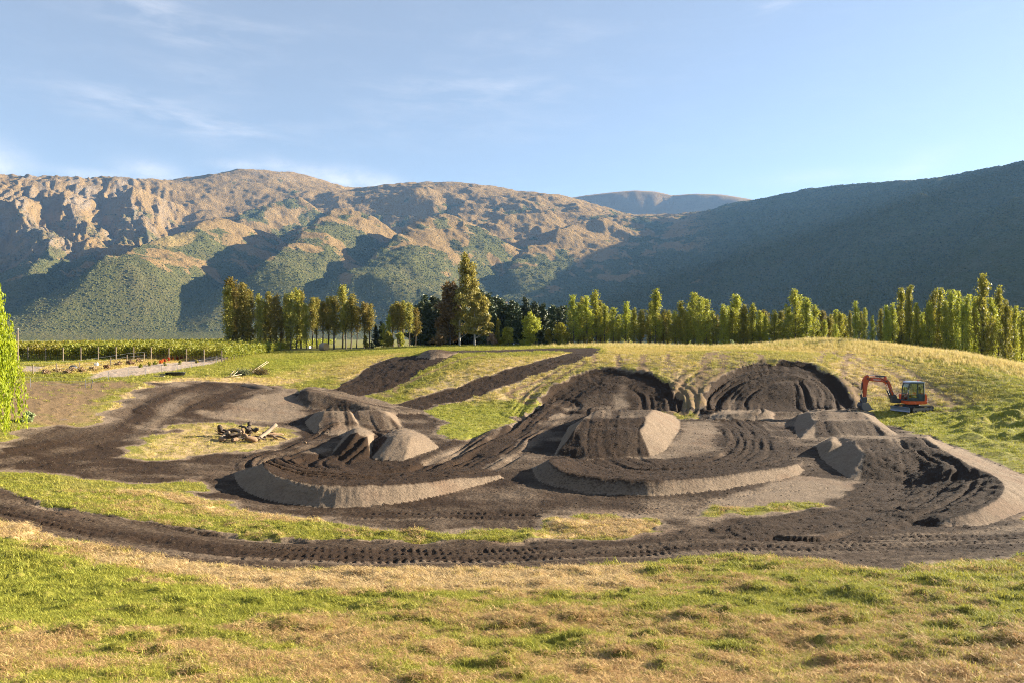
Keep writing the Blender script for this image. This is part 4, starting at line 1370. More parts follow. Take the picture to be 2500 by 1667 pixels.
def poplar_variant(seed, leaders=1, clear=.1, dense_=3200, width=.13, leaf=L_POP, mat=BARK, lsize=.0135):
    """tree of height 1 with limbs that climb steeply; returns (trunk mesh, crown mesh)"""
    r = np.random.default_rng(seed)
    t = MB()
    bend = r.normal(size=2) * .012
    tp = [(bend[0] * math.sin(z * 4), bend[1] * math.sin(z * 3), z) for z in np.linspace(0, .97, 9)]
    t.tube(tp, [.0125 * (1 - z * .92) + .0012 for z in np.linspace(0, 1, 9)], 6)
    ctr = []; rad = []
    def ax(z):
        return np.array([bend[0] * math.sin(z * 4), bend[1] * math.sin(z * 3), z])
    # limbs
    limbs = []
    nl = 17
    for i in range(nl):
        z0 = clear + (.88 - clear) * (i + r.random()) / nl
        ang = r.uniform(0, 2 * math.pi)
        reach = width * (.45 + .85 * r.random()) * (1 - .85 * max(0, (z0 - .35) / .65)) * (.6 + .4 * min(1, (z0 - clear) / .15 + .3))
        rise = r.uniform(.12, .30) * (1 - .35 * z0)
        limbs.append((z0, ang, reach, rise))
    for l in range(leaders - 1):
        limbs.append((clear + r.uniform(.02, .25), r.uniform(0, 6.28), width * r.uniform(.7, 1.2), r.uniform(.40, .64)))
    for (z0, ang, reach, rise) in limbs:
        a = ax(z0); e = a + np.array([math.cos(ang) * reach, math.sin(ang) * reach, rise])
        e[2] = min(e[2], .995)
        mid = a * .45 + e * .55; mid[:2] += np.array([math.cos(ang), math.sin(ang)]) * reach * .16
        t.tube([a, mid, e], [.0048 * (1 - z0 * .6), .0030, .0010], 4, False)
        m = int(dense_ / (nl + 3) * (1.9 if rise > .4 else 1.0) * (.8 + .4 * r.random()))
        f = r.beta(1.7, 1.25, m)[:, None]
        pts = (1 - f) ** 2 * a + 2 * f * (1 - f) * mid + f ** 2 * e
        sp = .013 + .017 * np.sin(np.clip(f, 0, 1) * math.pi)
        ctr.append(pts + r.normal(size=(m, 3)) * sp * np.array([1, 1, 1.25]))
    m = int(dense_ * .22)
    z = clear + .1 + (.92 - clear - .1) * r.beta(2.2, 1.0, m) + .02
    tip = np.stack([np.interp(z, [p[2] for p in tp], [p[0] for p in tp]), np.interp(z, [p[2] for p in tp], [p[1] for p in tp]), z], 1)
    ctr.append(tip + r.normal(size=(m, 3)) * np.array([.012, .012, .02]))
    ctr = np.concatenate(ctr)
    ctr = ctr[ctr[:, 2] > clear * .7 + .01]
    ctr[:, 2] = np.minimum(ctr[:, 2], 1.01)
    sz = lsize * r.uniform(.6, 1.35, len(ctr))
    return t.mesh('trunk', mat), quads_mesh('crown', ctr, sz, leaf, 1.0, r=r)


def pine_variant(seed, dense_=2600):
    r = np.random.default_rng(seed)
    t = MB()
    t.tube([(0, 0, 0), (.005, 0, .5), (0, .004, .98)], [.016, .010, .0015], 6)
    ctr = []
    for i in range(46):
        z0 = .06 + .9 * (i + r.random()) / 46
        ang = r.uniform(0, 6.28); reach = (.24 * (1 - z0) ** .8 + .018) * r.uniform(.7, 1.2)
        e = np.array([math.cos(ang) * reach, math.sin(ang) * reach, z0 + reach * r.uniform(-.1, .35)])
        t.tube([(0, 0, z0), e], [.004, .001], 3, False)
        m = int(dense_ / 46 * (.35 + 1.3 * (1 - z0)))
        f = r.random(m)[:, None] ** .7
        p = np.array([0, 0, z0]) * (1 - f) + e * f
        ctr.append(p + r.normal(size=(m, 3)) * np.array([.024, .024, .018]))
    ctr = np.concatenate(ctr)
    return t.mesh('trunk', BARKD), quads_mesh('crown', ctr, .022 * r.uniform(.6, 1.4, len(ctr)), L_PINE, 1.2, r=r)


def clump_tree(seed, blobs, leaf, mat, trunk_h, n_leaf, lsize, trunk_r=.16, lean=(0, 0)):
    """broad crown given as clumps (x,y,z,rx,rz) in metres; limbs run from the trunk to every clump"""
    r = np.random.default_rng(seed)
    t = MB()
    top = max(b[2] for b in blobs)
    tp = [(lean[0] * z / top, lean[1] * z / top, z) for z in np.linspace(0, top * .92, 8)]
    t.tube(tp, [trunk_r * (1 - .85 * i / 7) for i in range(8)], 8)
    ctr = []
    vol = np.array([b[3] ** 2 * b[4] for b in blobs]) ** .7; vol /= vol.sum()
    for (x, y, z, rx, rz), w in zip(blobs, vol):
        zb = max(trunk_h * .6, z - abs(x) * 1.0 - .6)
        zb = min(zb, top * .9)
        a = Vector((lean[0] * zb / top, lean[1] * zb / top, zb)); e = Vector((x, y, z))
        mid = a.lerp(e, .5) + Vector((0, 0, -.12 * (e - a).length))
        t.tube([a, mid, e], [trunk_r * .34, trunk_r * .2, .02], 5, False)
        m = max(10, int(n_leaf * w))
        u = r.normal(size=(m, 3)); u /= np.linalg.norm(u, axis=1, keepdims=True)
        rr = r.random((m, 1)) ** .45
        sub = r.normal(size=(9, 3)) * .45
        k = r.integers(0, 9, m)
        p = u * rr * .62 + sub[k] * .9
        ctr.append(np.array([x, y, z]) + p * np.array([rx, rx, rz]))
    ctr = np.concatenate(ctr)
    return t.mesh('trunk', mat), quads_mesh('crown', ctr, lsize * r.uniform(.6, 1.4, len(ctr)), leaf, 1.25, r=r)


def place_tree(name, meshes, loc, scale, label, cat='tree', group=None, rz=None):
    o = empty(name, loc, random.uniform(0, 6.28) if rz is None else rz)
    o.scale = scale
    a = link('trunk', meshes[0], None, o); b = link('crown', meshes[1], None, o)
    return tag(o, label, cat, group)


POP = [poplar_variant(100 + i, leaders=1 + i % 3, clear=.04 + .03 * (i % 2), width=.10 + .025 * (i % 3)) for i in range(6)]
POPH = [poplar_variant(120 + i, leaders=1 + i % 2, clear=.24 + .05 * (i % 3), width=.095, leaf=L_POPD, dense_=2700) for i in range(4)]
POPL = [poplar_variant(140 + i, leaders=2, clear=.06, width=.085, leaf=L_POPD, dense_=3200) for i in range(3)]
POPR = [poplar_variant(160 + i, leaders=1 + i % 3, clear=.10, width=.105, dense_=3400, mat=BARKD, lsize=.0125) for i in range(4)]
PINE = [pine_variant(180 + i, 3400) for i in range(4)]


def tree_at(px, top, Y, kinds, name, label, group, wide=1.0, cat='tree', drop=0.0):
    x = (px - 1250) / F * Y
    z = gz(x, Y) - .05
    ztop = at(px, top, Y)[2]
    H = ztop - z
    k = random.choice(kinds)
    w = H * wide * random.uniform(.9, 1.15)
    return place_tree(name, k, (x, Y, z), (w, w, H), label, cat, group)


# poplar row beside the vineyard
for i, (px, top) in enumerate([(556, 700), (567, 679), (580, 712), (590, 692), (603, 722), (613, 706), (633, 719), (647, 734), (658, 714), (675, 719), (685, 747), (698, 719), (709, 713), (724, 704), (735, 706),
                               (748, 742), (761, 728), (774, 728)]):
    tree_at(px, top, 116 + (i % 3) * 2.2 + i * .25, POPL if i < 16 else POPH, 'poplar_tree', 'slender olive poplar in the dense row at the end of the vineyard', 'poplars beside the vineyard', 1.0 if i > 3 else 1.2)
for i, (px, top) in enumerate([(787, 738), (801, 725), (815, 725), (836, 697), (857, 719), (870, 749), (889, 738), (902, 742), (845, 740)]):
    tree_at(px, top, 119 + (i % 2) * 2.5, POPH, 'poplar_tree', 'poplar with long bare trunk in the open row behind the hay bale', 'bare-trunked poplars behind the hay bale', 1.25)
for i, (px, top) in enumerate([(949, 768), (960, 745), (973, 738), (985, 736), (1000, 740), (1014, 753), (938, 790)]):
    tree_at(px, top, 118 + (i % 2) * 2, POPH if i not in (0, 6) else POP, 'poplar_tree', 'thin brownish poplar between the open row and the dark pines', 'thin trees left of the dark pines', 1.25)
for i, (px, top) in enumerate([(917, 793), (931, 785)]):
    tree_at(px, top, 128, PINE, 'pine_tree', 'small dark conifer standing in the gap between the poplars', 'small conifers in the gap', .9)
# dark pines behind the tall gum tree
for i, (px, top) in enumerate([(1027, 736), (1039, 719), (1056, 722), (1072, 728), (1090, 716), (1174, 706), (1192, 715), (1207, 722), (1223, 727), (1249, 732), (1261, 738), (1282, 727), (1305, 736), (1325, 740), (1351, 744), (1366, 750), (1236, 745), (1296, 748)]):
    tree_at(px, top, 128 + (i % 3) * 2.5, PINE, 'pine_tree', 'dense dark green pine in the dark stand around the tall gum tree', 'dark pines behind the clearing', 1.0)
for i, px in enumerate(range(1022, 1385, 13)):
    tree_at(px, 744 + (i * 7) % 17, 136 + (i % 3) * 2, PINE, 'pine_tree', 'shorter dark pine closing the back of the dark stand', 'back rank of the dark pines', 1.3)
# poplars along the terrace edge
for i, (px, top) in enumerate([(1400, 722), (1412, 740), (1425, 727), (1434, 724), (1455, 710), (1466, 735), (1477, 743), (1499, 752), (1527, 738), (1547, 753), (1564, 757), (1587, 737), (1599, 706), (1620, 757), (1647, 760), (1660, 737), (1678, 762),
                               (1695, 715), (1711, 726), (1726, 732), (1740, 760), (1765, 744), (1785, 753), (1799, 720), (1816, 744), (1836, 741), (1856, 759), (1868, 772), (1893, 758), (1905, 781), (1924, 753), (1940, 707), (1950, 722), (1972, 727), (1985, 746), (1997, 781), (2012, 781), (2039, 793), (2049, 763)]):
    tall = top < 728
    tree_at(px, top, 119 + (i % 3) * 2.4, POP, 'poplar_tree',
            'tall pointed yellow green poplar rising above the terrace edge row' if tall else 'short yellow green poplar in the loose row along the terrace edge',
            'tall poplars on the terrace edge' if tall else 'short poplars on the terrace edge', 1.15)
for i, px in enumerate(range(1392, 2070, 17)):
    tree_at(px + (i * 5) % 7, 758 + (i * 11) % 22, 126 + (i % 3) * 2, POP + POPL, 'poplar_tree', 'low poplar filling the second rank behind the terrace edge row', 'second rank of the terrace edge row', 1.25)
# the thick belt on the right, standing lower behind the hill
for i, (px, top) in enumerate([(2075, 760), (2089, 737), (2102, 762), (2111, 753), (2130, 772), (2151, 756), (2164, 747), (2180, 741), (2201, 706), (2221, 699), (2238, 742), (2252, 765), (2268, 740), (2280, 713), (2294, 706), (2308, 735), (2322, 711), (2338, 713),
                               (2350, 740), (2363, 722), (2380, 727), (2401, 672), (2420, 730), (2439, 700), (2456, 735), (2478, 750), (2497, 762), (2520, 740), (2545, 720)]):
    tall = top < 708
    tree_at(px, top, 108 - max(0, (px - 2250)) * .03 + (i % 3) * 2.2, POPR, 'poplar_tree',
            'tallest leafy poplar crown standing out of the thick belt beyond the grassy hill' if tall else 'bushy poplar in the thick belt of trees beyond the grassy hill',
            'tallest poplars of the thick belt' if tall else 'poplars of the thick belt', .68)
# second, darker rank inside the thick belt
for i, px in enumerate(range(2170, 2540, 24)):
    tree_at(px, 772 - (i % 3) * 9, 116 + (i % 2) * 3, POPR, 'poplar_tree', 'shaded lower poplar filling the back of the thick belt', 'back rank of the thick belt', 1.0)

# tall gum trees
Yg = 116.0
def gum(name, px, base_py, blobs_px, label, leaf, mat, seed, n_leaf, group=None):
    x = (px - 1250) / F * Yg; z = gz(x, Yg) - .05
    bl = []
    r = random.Random(seed)
    for (bx, by, rw, rh) in blobs_px:
        p = at(bx, by, Yg)
        bl.append((p[0] - x, r.uniform(-.9, .9), p[2] - z, rw / F * Yg, rh / F * Yg))
    return place_tree(name, clump_tree(seed, bl, leaf, mat, 2.0, n_leaf, .17, .2), (x, Yg, z), (1, 1, 1), label, 'tree', group, 0.0)

gum('gum_tree', 1122, 842, [(1136, 632, 11, 15), (1141, 648, 16, 16), (1132, 662, 14, 16), (1150, 668, 16, 14), (1138, 684, 18, 17), (1155, 688, 12, 14), (1130, 705, 18, 16), (1148, 710, 20, 18), (1122, 728, 20, 18), (1146, 735, 20, 18), (1125, 755, 22, 18), (1140, 775, 20, 18), (1112, 780, 18, 16), (1120, 805, 20, 16), (1150, 800, 18, 16)],
    'very tall pale trunked gum tree rising far above the other trees', L_EUC, BARKW, 301, 9000)
gum('gum_tree', 1098, 842, [(1098, 700, 13, 14), (1108, 712, 16, 14), (1088, 722, 14, 14), (1103, 735, 20, 18), (1085, 748, 17, 16), (1112, 758, 16, 16), (1092, 772, 20, 18), (1078, 790, 16, 16), (1100, 800, 20, 18), (1082, 815, 16, 14), (1108, 822, 18, 12)],
    'bushy brown leaved gum tree leaning against the very tall one', L_EUCB, BARKD, 302, 6500)
gum('gum_tree', 1159, 842, [(1168, 722, 9, 12), (1174, 738, 13, 14), (1162, 748, 13, 14), (1180, 755, 15, 15), (1166, 768, 18, 16), (1186, 775, 14, 14), (1172, 788, 20, 15), (1152, 792, 14, 12), (1190, 797, 12, 12), (1160, 808, 16, 10), (1183, 812, 14, 10)],
    'rounded gum tree with slim white trunk beside the very tall one', L_EUC, BARKW, 303, 6500)

# leafy bushes in front of the pines
def bush(px, top, base_py, half_w, Y, label, leaf=L_GREEN, n=2600, cat='bush', name='leafy_bush', group=None, ls=.13, mat=BARK):
    x = (px - 1250) / F * Y; z = gz(x, Y) - .05
    H = at(px, top, Y)[2] - z; W = half_w / F * Y
    r = random.Random(px)
    bl = []
    for i in range(9):
        f = r.random()
        bl.append((r.uniform(-1, 1) * W * .75 * (1 - f * .75), r.uniform(-.6, .6) * W, H * (.15 + .72 * f), W * .42, H * .20))
    bl.append((0, 0, H * .86, W * .25, H * .15))
    return place_tree(name, clump_tree(px, bl, leaf, mat, H * .05, n, ls, .05), (x, Y, z), (1, 1, 1), label, cat, group, 0.0)

bush(1296, 764, 840, 36, 115, 'large bright green bush in front of the dark pines', n=4200)
bush(1368, 786, 840, 24, 115, 'medium bright green bush at the edge of the dark pines', n=2600)
bush(1240, 798, 840, 26, 114, 'low rounded yellow green bush behind the dark trailer', n=2400)
bush(1215, 776, 840, 9, 115, 'narrow upright sapling beside the low rounded bush', n=900)
bush(1070, 812, 845, 22, 114, 'dark scrubby undergrowth bush at the foot of the brown gum tree', L_EUCB, 1500)
bush(1200, 815, 842, 16, 114, 'dry twiggy bush between the white trunk and the green bushes', L_DRYB, 900)
bush(975, 812, 846, 15, 117, 'light green bush under the thin brownish poplars', n=1200)
bush(950, 806, 846, 13, 117, 'bright green bush beside the small conifers', n=1200)
bush(892, 818, 846, 8, 118, 'small bright green bush among the bare poplar trunks', n=700)
bush(1788, 830, 846, 11, 106, 'small lone grey green shrub on the terrace lip', L_SAGE, 700)
bush(1338, 806, 842, 12, 115, 'small green bush between the two larger bright bushes', n=900)
bush(2228, 1, 1, 1, 1, '', n=10) if False else None
bush(909, 834, 842, 6, 114, 'small dark drooping shrub beside the soil heap', L_PINE, 500)

# weeping willow at the left edge
def willow():
    r = np.random.default_rng(55)
    Y = 38.0; x = (-62 - 1250) / F * Y; z = gz(max(x, -29.0), Y) - .1
    o = empty('willow_tree', (x, Y, z))
    t = MB()
    t.tube([(0, 0, 0), (.1, 0, 2.5), (-.1, .1, 5), (0, 0, 8.2)], [.3, .24, .17, .04], 8)
    ctr = []; dirs = []
    for s in range(360):
        ang = r.uniform(0, 6.28); rr = 2.1 * r.random() ** .35
        zt = 3.0 + 6.2 * (r.random() ** .8)
        rmax = np.interp(zt, [0, 3, 6, 8.2, 9.3], [2.15, 2.25, 1.75, 1.2, .4])
        rr = rmax * r.random() ** .3
        L = min(zt - .15, r.uniform(2.2, 5.2))
        px_, py_ = math.cos(ang) * rr, math.sin(ang) * rr
        if s < 46:
            t.tube([(0, 0, zt * .75), (px_ * .5, py_ * .5, zt + .15), (px_, py_, zt)], [.07, .04, .015], 4, False)
        out = r.uniform(0, .35)
        m = int(L * 24)
        f = np.sort(r.random(m))
        p = np.stack([px_ + math.cos(ang) * out * f + .05 * np.sin(f * 9 + s), py_ + math.sin(ang) * out * f + .05 * np.cos(f * 7 + s), zt - L * f], 1)
        ctr.append(p + r.normal(size=(m, 3)) * .05)
        d = np.zeros((m, 3)); d[:, 2] = -1
        dirs.append(d)
    ctr = np.concatenate(ctr); dirs = np.concatenate(dirs)
    link('trunk', t.mesh('trunk', BARK), None, o)
    link('crown', quads_mesh('crown', ctr, .06 * r.uniform(.7, 1.4, len(ctr)), L_WIL, 1.5, r=r, dirs=dirs), None, o)
    tag(o, 'bright yellow green weeping willow with foliage hanging to the grass', 'tree')


willow()
bush(66, 1005, 1045, 16, 42.5, 'grey green shrub at the foot of the weeping willow', L_SAGE, 1600, ls=.07)

# ------------------------------------------------------------------ vineyard
WOOD = plain('weathered_wood', (.19, .145, .10), .85, 0, .3, 4, .4, 30)
WOODP = plain('pale_timber', (.40, .31, .21), .8, 0, .25, 4, .3, 30)
STEEL = plain('galvanised_steel', (.42, .43, .44), .45, .7, .15, 8)
DARKST = plain('dark_steel', (.07, .07, .075), .5, .3, .2, 8)
VL = 105.0


def vine_parts():
    r = np.random.default_rng(77)
    ctr = []
    y = np.concatenate([np.linspace(.2, 26, 5600), np.linspace(26, 60, 2400), np.linspace(60, VL, 1400)])
    y = y + r.normal(size=len(y)) * .15
    lump_ = .5 + .5 * np.sin(y * 4.2 + np.sin(y * 1.3) * 2)
    zc = .75 + 1.2 * r.beta(1.6, 1.4, len(y)) + .38 * lump_ * r.random(len(y)) - .12 - .25 * (r.random(len(y)) < .12)
    ctr = np.stack([r.normal(size=len(y)) * .2, y, zc], 1)
    return quads_mesh('foliage', ctr, np.where(y < 40, .135, .19) * r.uniform(.6, 1.3, len(y)), L_VINE, 1.0, r=r)


VF = vine_parts()
PM = MB().tube([(0, 0, -.2), (0, 0, 1.5)], .06, 7).mesh('end_post', WOOD)
IM = MB().tube([(0, 0, -.2), (0, 0, 1.9)], .04, 5).mesh('row_post', WOOD)
TM = MB().tube([(0, 0, -.1), (.03, .0, .4), (-.02, .02, .85)], [.03, .022, .018], 5).mesh('vine_stem', BARKD)
WM = MB().tube([(0, 0, .85), (0, VL, .85)], .008, 3).tube([(0, 0, 1.45), (0, VL, 1.45)], .008, 3).mesh('wire', STEEL)
row_dir = math.atan2(.12, 1.0)
starts = []
for k in range(15):
    px = 68 + 43 * (k - 3)
    Yr = 75.0 + max(0, k - 5) * .9 + (.8 if k < 4 else 0)
    starts.append(((px - 1250) / F * Yr, Yr))
for k, (sx, sy) in enumerate(starts):
    z0 = float(ground(max(sx, -53), sy)[0]); ex, ey = sx - math.sin(row_dir) * VL, sy + math.cos(row_dir) * VL
    z1 = -2.45
    o = empty('vine_row', (sx, sy, z0 - .03), row_dir)
    tilt = math.atan2(z1 - z0, VL)
    o.rotation_euler = (tilt, 0, row_dir)
    link('foliage', VF, None, o); link('wire', WM, None, o); link('end_post', PM, None, o)
    for j in range(1, 9 if k in (12, 13, 14) else 4):
        p = link('row_post', IM, None, o, (0, j * 5.6, 0))
    for j in range(10):
        link('vine_stem', TM, None, o, (random.uniform(-.05, .05), .9 + j * 1.4, 0))
    if k >= 12:
        lab = 'vine row of yellow green leaves running along the fence by the red shrubs'; g = 'vine rows along the fence'
    else:
        lab = 'vine row of yellow green leaves with wooden end post behind the wire fence'; g = 'vine rows behind the wire fence'
    tag(o, lab, 'vine row', g)

# ------------------------------------------------------------------ fences beside the path
def fence(name, posts, hpost, label, wires, pmesh, wmat, cat='fence', wr=.006):
    p0 = posts[0]
    o = empty(name, (p0[0], p0[1], gz(*p0)))
    tops = []
    for (x, y) in posts:
        z = gz(x, y)
        b = link('post', pmesh, None, o, (x - p0[0], y - p0[1], z - gz(*p0) - .12))
        tops.append((x - p0[0], y - p0[1], z - gz(*p0)))
    for h in wires:
        MB().tube([(a, b, c + h) for a, b, c in tops], wr, 3, False).build('wire', wmat, o)
    return tag(o, label, cat)


def gxy(px, py):
    q = on(px, py)
    return (q[0], q[1])


thin = MB().tube([(0, 0, -.1), (0, 0, .82)], .022, 5).mesh('post', DARKST)
fence('wire_fence', [gxy(*p) for p in ((20, 946), (74, 944), (209, 943), (265, 928), (313, 920), (355, 916), (395, 909), (433, 905), (467, 901), (496, 896), (528, 886), (556, 874), (585, 863), (618, 856))],
      .8, 'low wire fence on thin dark stakes along the front of the gravel path', (.25, .5, .78), thin, STEEL)
wp = MB().tube([(0, 0, -.15), (0, 0, .95)], .05, 7).mesh('post', WOOD)
fence('paddock_fence', [gxy(*p) for p in ((30, 914), (81, 913), (138, 908), (194, 903), (270, 892), (310, 884), (352, 879), (385, 874), (430, 868), (467, 864), (515, 857), (548, 853))],
      1.0, 'wooden post and wire fence between the vineyard and the dry grass', (.3, .6, .95), wp, STEEL)
stake = MB().tube([(0, 0, -.1), (.14, 0, .62)], .03, 6).build('wooden_stake', DARKST)
sx, sy = gxy(222, 946); stake.location = (sx, sy, gz(sx, sy))
tag(stake, 'short dark stake leaning in the brown bank below the path', 'stake')
# netting fence panel at the end of the path
ax_, ay_ = gxy(617, 856); bx_, by_ = gxy(654, 854)
nf = empty('netting_fence', (ax_, ay_, gz(ax_, ay_)))
L_ = math.hypot(bx_ - ax_, by_ - ay_)
nf.rotation_euler = (0, 0, math.atan2(by_ - ay_, bx_ - ax_))
nm_ = MB()
for h in np.arange(.05, .66, .075):
    nm_.tube([(0, 0, h), (L_, 0, h + .02)], .006, 3, False)
for u in np.arange(0, L_, .12):
    nm_.tube([(u, 0, 0), (u, 0, .64)], .005, 3, False)
nm_.build('netting', STEEL, nf)
for u in (0, L_ * .33, L_ * .66, L_):
    link('post', MB().tube([(0, 0, -.1), (0, 0, .72)], .025, 5).mesh('post', STEEL), None, nf, (u, 0, 0))
tag(nf, 'grey wire netting fence at the far end of the gravel path', 'fence')

# orange and red shrubs in the dry bed between path and fence
for i, (px, py) in enumerate([(533, 861), (522, 860), (515, 862), (507, 864), (474, 868), (465, 870), (452, 873), (443, 875), (432, 877), (421, 879), (412, 881), (395, 886), (391, 887), (540, 859), (558, 856), (570, 855), (402, 884), (485, 867)]):
    q = on(px, py)
    bush(px, py - 9, py, 4.5, q[1], 'small orange red leafy shrub in the dry bed along the path', L_RED, 260, 'shrub', 'red_shrub', 'orange red shrubs along the path', .06)
for i, (px, py) in enumerate([(364, 893), (377, 890), (440, 889), (402, 893), (343, 897), (480, 886)]):
    q = on(px, py)
    bush(px, py - 10, py, 5, q[1], 'small yellow green shrub in the dry bed along the path', L_VINE, 260, 'shrub', 'yellow_shrub', 'yellow shrubs along the path', .06)
for i, (px, py, w) in enumerate([(110, 912, 14), (140, 908, 18), (165, 912, 16), (200, 905, 16), (230, 903, 18), (262, 900, 16), (290, 893, 16), (318, 889, 16), (340, 884, 13), (175, 906, 12)]):
    q = on(px, py)
    bush(px, py - 11, py, w * .7, q[1], 'tuft of long straw coloured grass beside the wooden fence', L_DRYB, 420, 'grass tuft', 'dry_grass_tuft', 'straw tufts by the wooden fence', .08)

# ------------------------------------------------------------------ hay bale
HAY = plain('hay', (.42, .27, .12), .95, 0, .45, 9, .8, 30)
HAYD = plain('weathered_hay', (.27, .215, .16), .95, 0, .35, 9, .8, 30)
q = on(791, 856)
hb_ = empty('hay_bale', (q[0], q[1], gz(q[0], q[1])), math.radians(-38))
R_ = .64; W_ = 1.25
prof = [(-W_ / 2, R_ * .93), (-W_ / 2 + .1, R_), (W_ / 2 - .1, R_), (W_ / 2, R_ * .93)]
m1 = MB(); ns = 28; V = []; Fq = []
for (xx, rr) in prof:
    for s in range(ns):
        a = 2 * math.pi * s / ns
        w = rr * (1 + .02 * math.sin(5 * a + xx * 3)); V.append((xx, math.cos(a) * w, max(math.sin(a) * w, -R_ * .95) + R_ * .95))
for i in range(3):
    for s in range(ns):
        Fq.append((i * ns + s, i * ns + (s + 1) % ns, (i + 1) * ns + (s + 1) % ns, (i + 1) * ns + s))
m1.add(V, Fq).build('wrapping', HAYD, hb_, smooth_=True)
for sgn in (-1, 1):
    e = MB(); V = [(sgn * W_ / 2, 0, R_ * .95)]; Fq = []
    rings_ = [.2, .42, .62, .80, .93]
    for k_, f in enumerate(rings_):
        for s in range(ns):
            a = 2 * math.pi * s / ns
            V.append((sgn * (W_ / 2 + (.035 if k_ % 2 else .0) - (.02 if k_ == 4 else 0)), math.cos(a) * R_ * f, max(math.sin(a) * R_ * f, -R_ * .94) + R_ * .95))
    for s in range(ns):
        Fq.append((0, 1 + s, 1 + (s + 1) % ns))
        for k_ in range(4):
            Fq.append((1 + k_ * ns + s, 1 + (k_ + 1) * ns + s, 1 + (k_ + 1) * ns + (s + 1) % ns, 1 + k_ * ns + (s + 1) % ns))
    e.add(V, Fq).build('end_face', HAY, hb_)
tag(hb_, 'round hay bale with one sunlit orange end on the green field', 'hay bale')

# ------------------------------------------------------------------ heaps, logs and timber
SOIL = plain('loose_soil', (.06, .042, .028), .95, 0, .4, 5, .9, 18)


def heap(px, py, half_w, h, label, name='soil_heap', cat='soil heap', mat=SOIL, depth=.6):
    q = on(px, py); W = half_w / F * q[1]
    V = []; Fq = []; n = 20; R_ = [1.0, .8, .55, .3, .08]
    for k_, f in enumerate(R_):
        for s in range(n):
            a = 6.283 * s / n
            nn = 1 + .18 * float(vnoise(math.cos(a) * 2 + px, math.sin(a) * 2 + k_, 5))
            x = q[0] + math.cos(a) * W * f * nn; y = q[1] + math.sin(a) * W * depth * f * nn
            V.append((x, y, gz(x, y) - .04 + h * (1 - f ** 1.6) * nn))
    for k_ in range(4):
        for s in range(n):
            Fq.append((k_ * n + s, k_ * n + (s + 1) % n, (k_ + 1) * n + (s + 1) % n, (k_ + 1) * n + s))
    Fq.append(tuple(range(4 * n, 5 * n)))
    o = MB().add(V, Fq).build(name, mat, smooth_=True)
    return tag(o, label, cat)


heap(906, 851, 12, .42, 'small dark soil heap on the green field')
heap(628, 945, 42, .35, 'low rough heap of dark soil beside the brush pile', depth=.5)

LOGM = plain('old_log_bark', (.20, .125, .07), .9, 0, .5, 4, .9, 16)
LOGP = plain('bleached_wood', (.20, .15, .10), .85, 0, .35, 3, .6, 14)
LOGB = plain('charred_log', (.055, .038, .026), .95, 0, .5, 4, .9, 16)


def log(pts, rad, mat, label, group=None, name='log', root=False):
    """pts: (px, py, height) along the log"""
    W = []
    Y0 = None
    for (px, py, h) in pts:
        q = on(px, py, h) if Y0 is None else on(px, py, h)
        W.append(q)
    m = []
    for i in range(len(W) - 1):
        for t in (0, .33, .66):
            p = W[i] * (1 - t) + W[i + 1] * t
            m.append(p + np.array([random.uniform(-1, 1), random.uniform(-1, 1), random.uniform(-1, 1)]) * .035)
    m.append(W[-1])
    n = len(m)
    if not hasattr(rad, '__len__'): rad = (rad, rad * .75)
    rr = [(rad[0] + (rad[1] - rad[0]) * i / (n - 1)) * random.uniform(.88, 1.12) for i in range(n)]
    b = MB().tube(m, rr, 9)
    if root:
        for s in range(5):
            a = random.uniform(0, 6.28)
            d = np.array([math.cos(a), math.sin(a) * .6, random.uniform(-.1, .6)]) * random.uniform(.2, .38)
            b.tube([m[0], m[0] + d * .6, m[0] + d], [rad[0] * .6, rad[0] * .35, .02], 6)
    o = b.build(name, mat, smooth_=True)
    return tag(o, label, 'log', group)


log([(628, 1072, .12), (655, 1052, .45), (674, 1036, .8)], (.15, .12), LOGP, 'thick bleached log leaning up out of the log pile', None)
log([(626, 1073, .12), (604, 1068, .3), (594, 1058, .5), (592, 1044, .85)], (.17, .06), LOGM, 'curved orange brown root rising from the middle of the log pile')
log([(606, 1052, .25), (609, 1040, .5), (608, 1029, .8)], (.2, .13), LOGB, 'upright dark stump standing at the back of the log pile', None, 'tree_stump', True)
log([(540, 1056, .2), (538, 1046, .5), (536, 1041, .75)], (.2, .13), LOGB, 'upright black stump at the shadow end of the log pile', None, 'tree_stump', True)
log([(545, 1052, .35), (570, 1049, .45), (594, 1051, .4)], (.14, .11), LOGB, 'dark log lying level on top of the log pile', None)
log([(538, 1071, .1), (549, 1060, .3), (560, 1053, .5)], (.11, .08), LOGP, 'short pale log sloping in the shaded end of the log pile', None)
log([(574, 1068, .12), (582, 1059, .35), (588, 1053, .55)], (.10, .09), LOGP, 'pale split log sloping beside the curved root')
log([(536, 1072, .1), (552, 1073, .1)], .13, LOGM, 'short brown log lying at the foot of the log pile', None)
log([(566, 1073, .1), (580, 1071, .12)], .14, LOGM, 'stubby orange brown log end lying under the pale split log')
log([(552, 1066, .2), (570, 1063, .25), (586, 1064, .2)], .13, LOGB, 'dark log buried in the middle of the log pile')
log([(642, 1060, .2), (662, 1062, .2), (678, 1070, .1)], (.10, .06), LOGM, 'thin orange branch lying behind the leaning bleached log')
log([(640, 1058, .25), (668, 1059, .2), (692, 1060, .1)], (.11, .05), LOGM, 'long low branch trailing from the log pile towards the small ramps')
log([(660, 1062, .2), (680, 1064, .15), (700, 1071, .05)], (.09, .04), LOGP, 'thin pale branch at the tail of the log pile')
log([(622, 1051, .3), (626, 1046, .5), (629, 1047, .6)], (.13, .10), LOGB, 'dark knotty stump piece behind the bleached log', None, 'tree_stump', True)
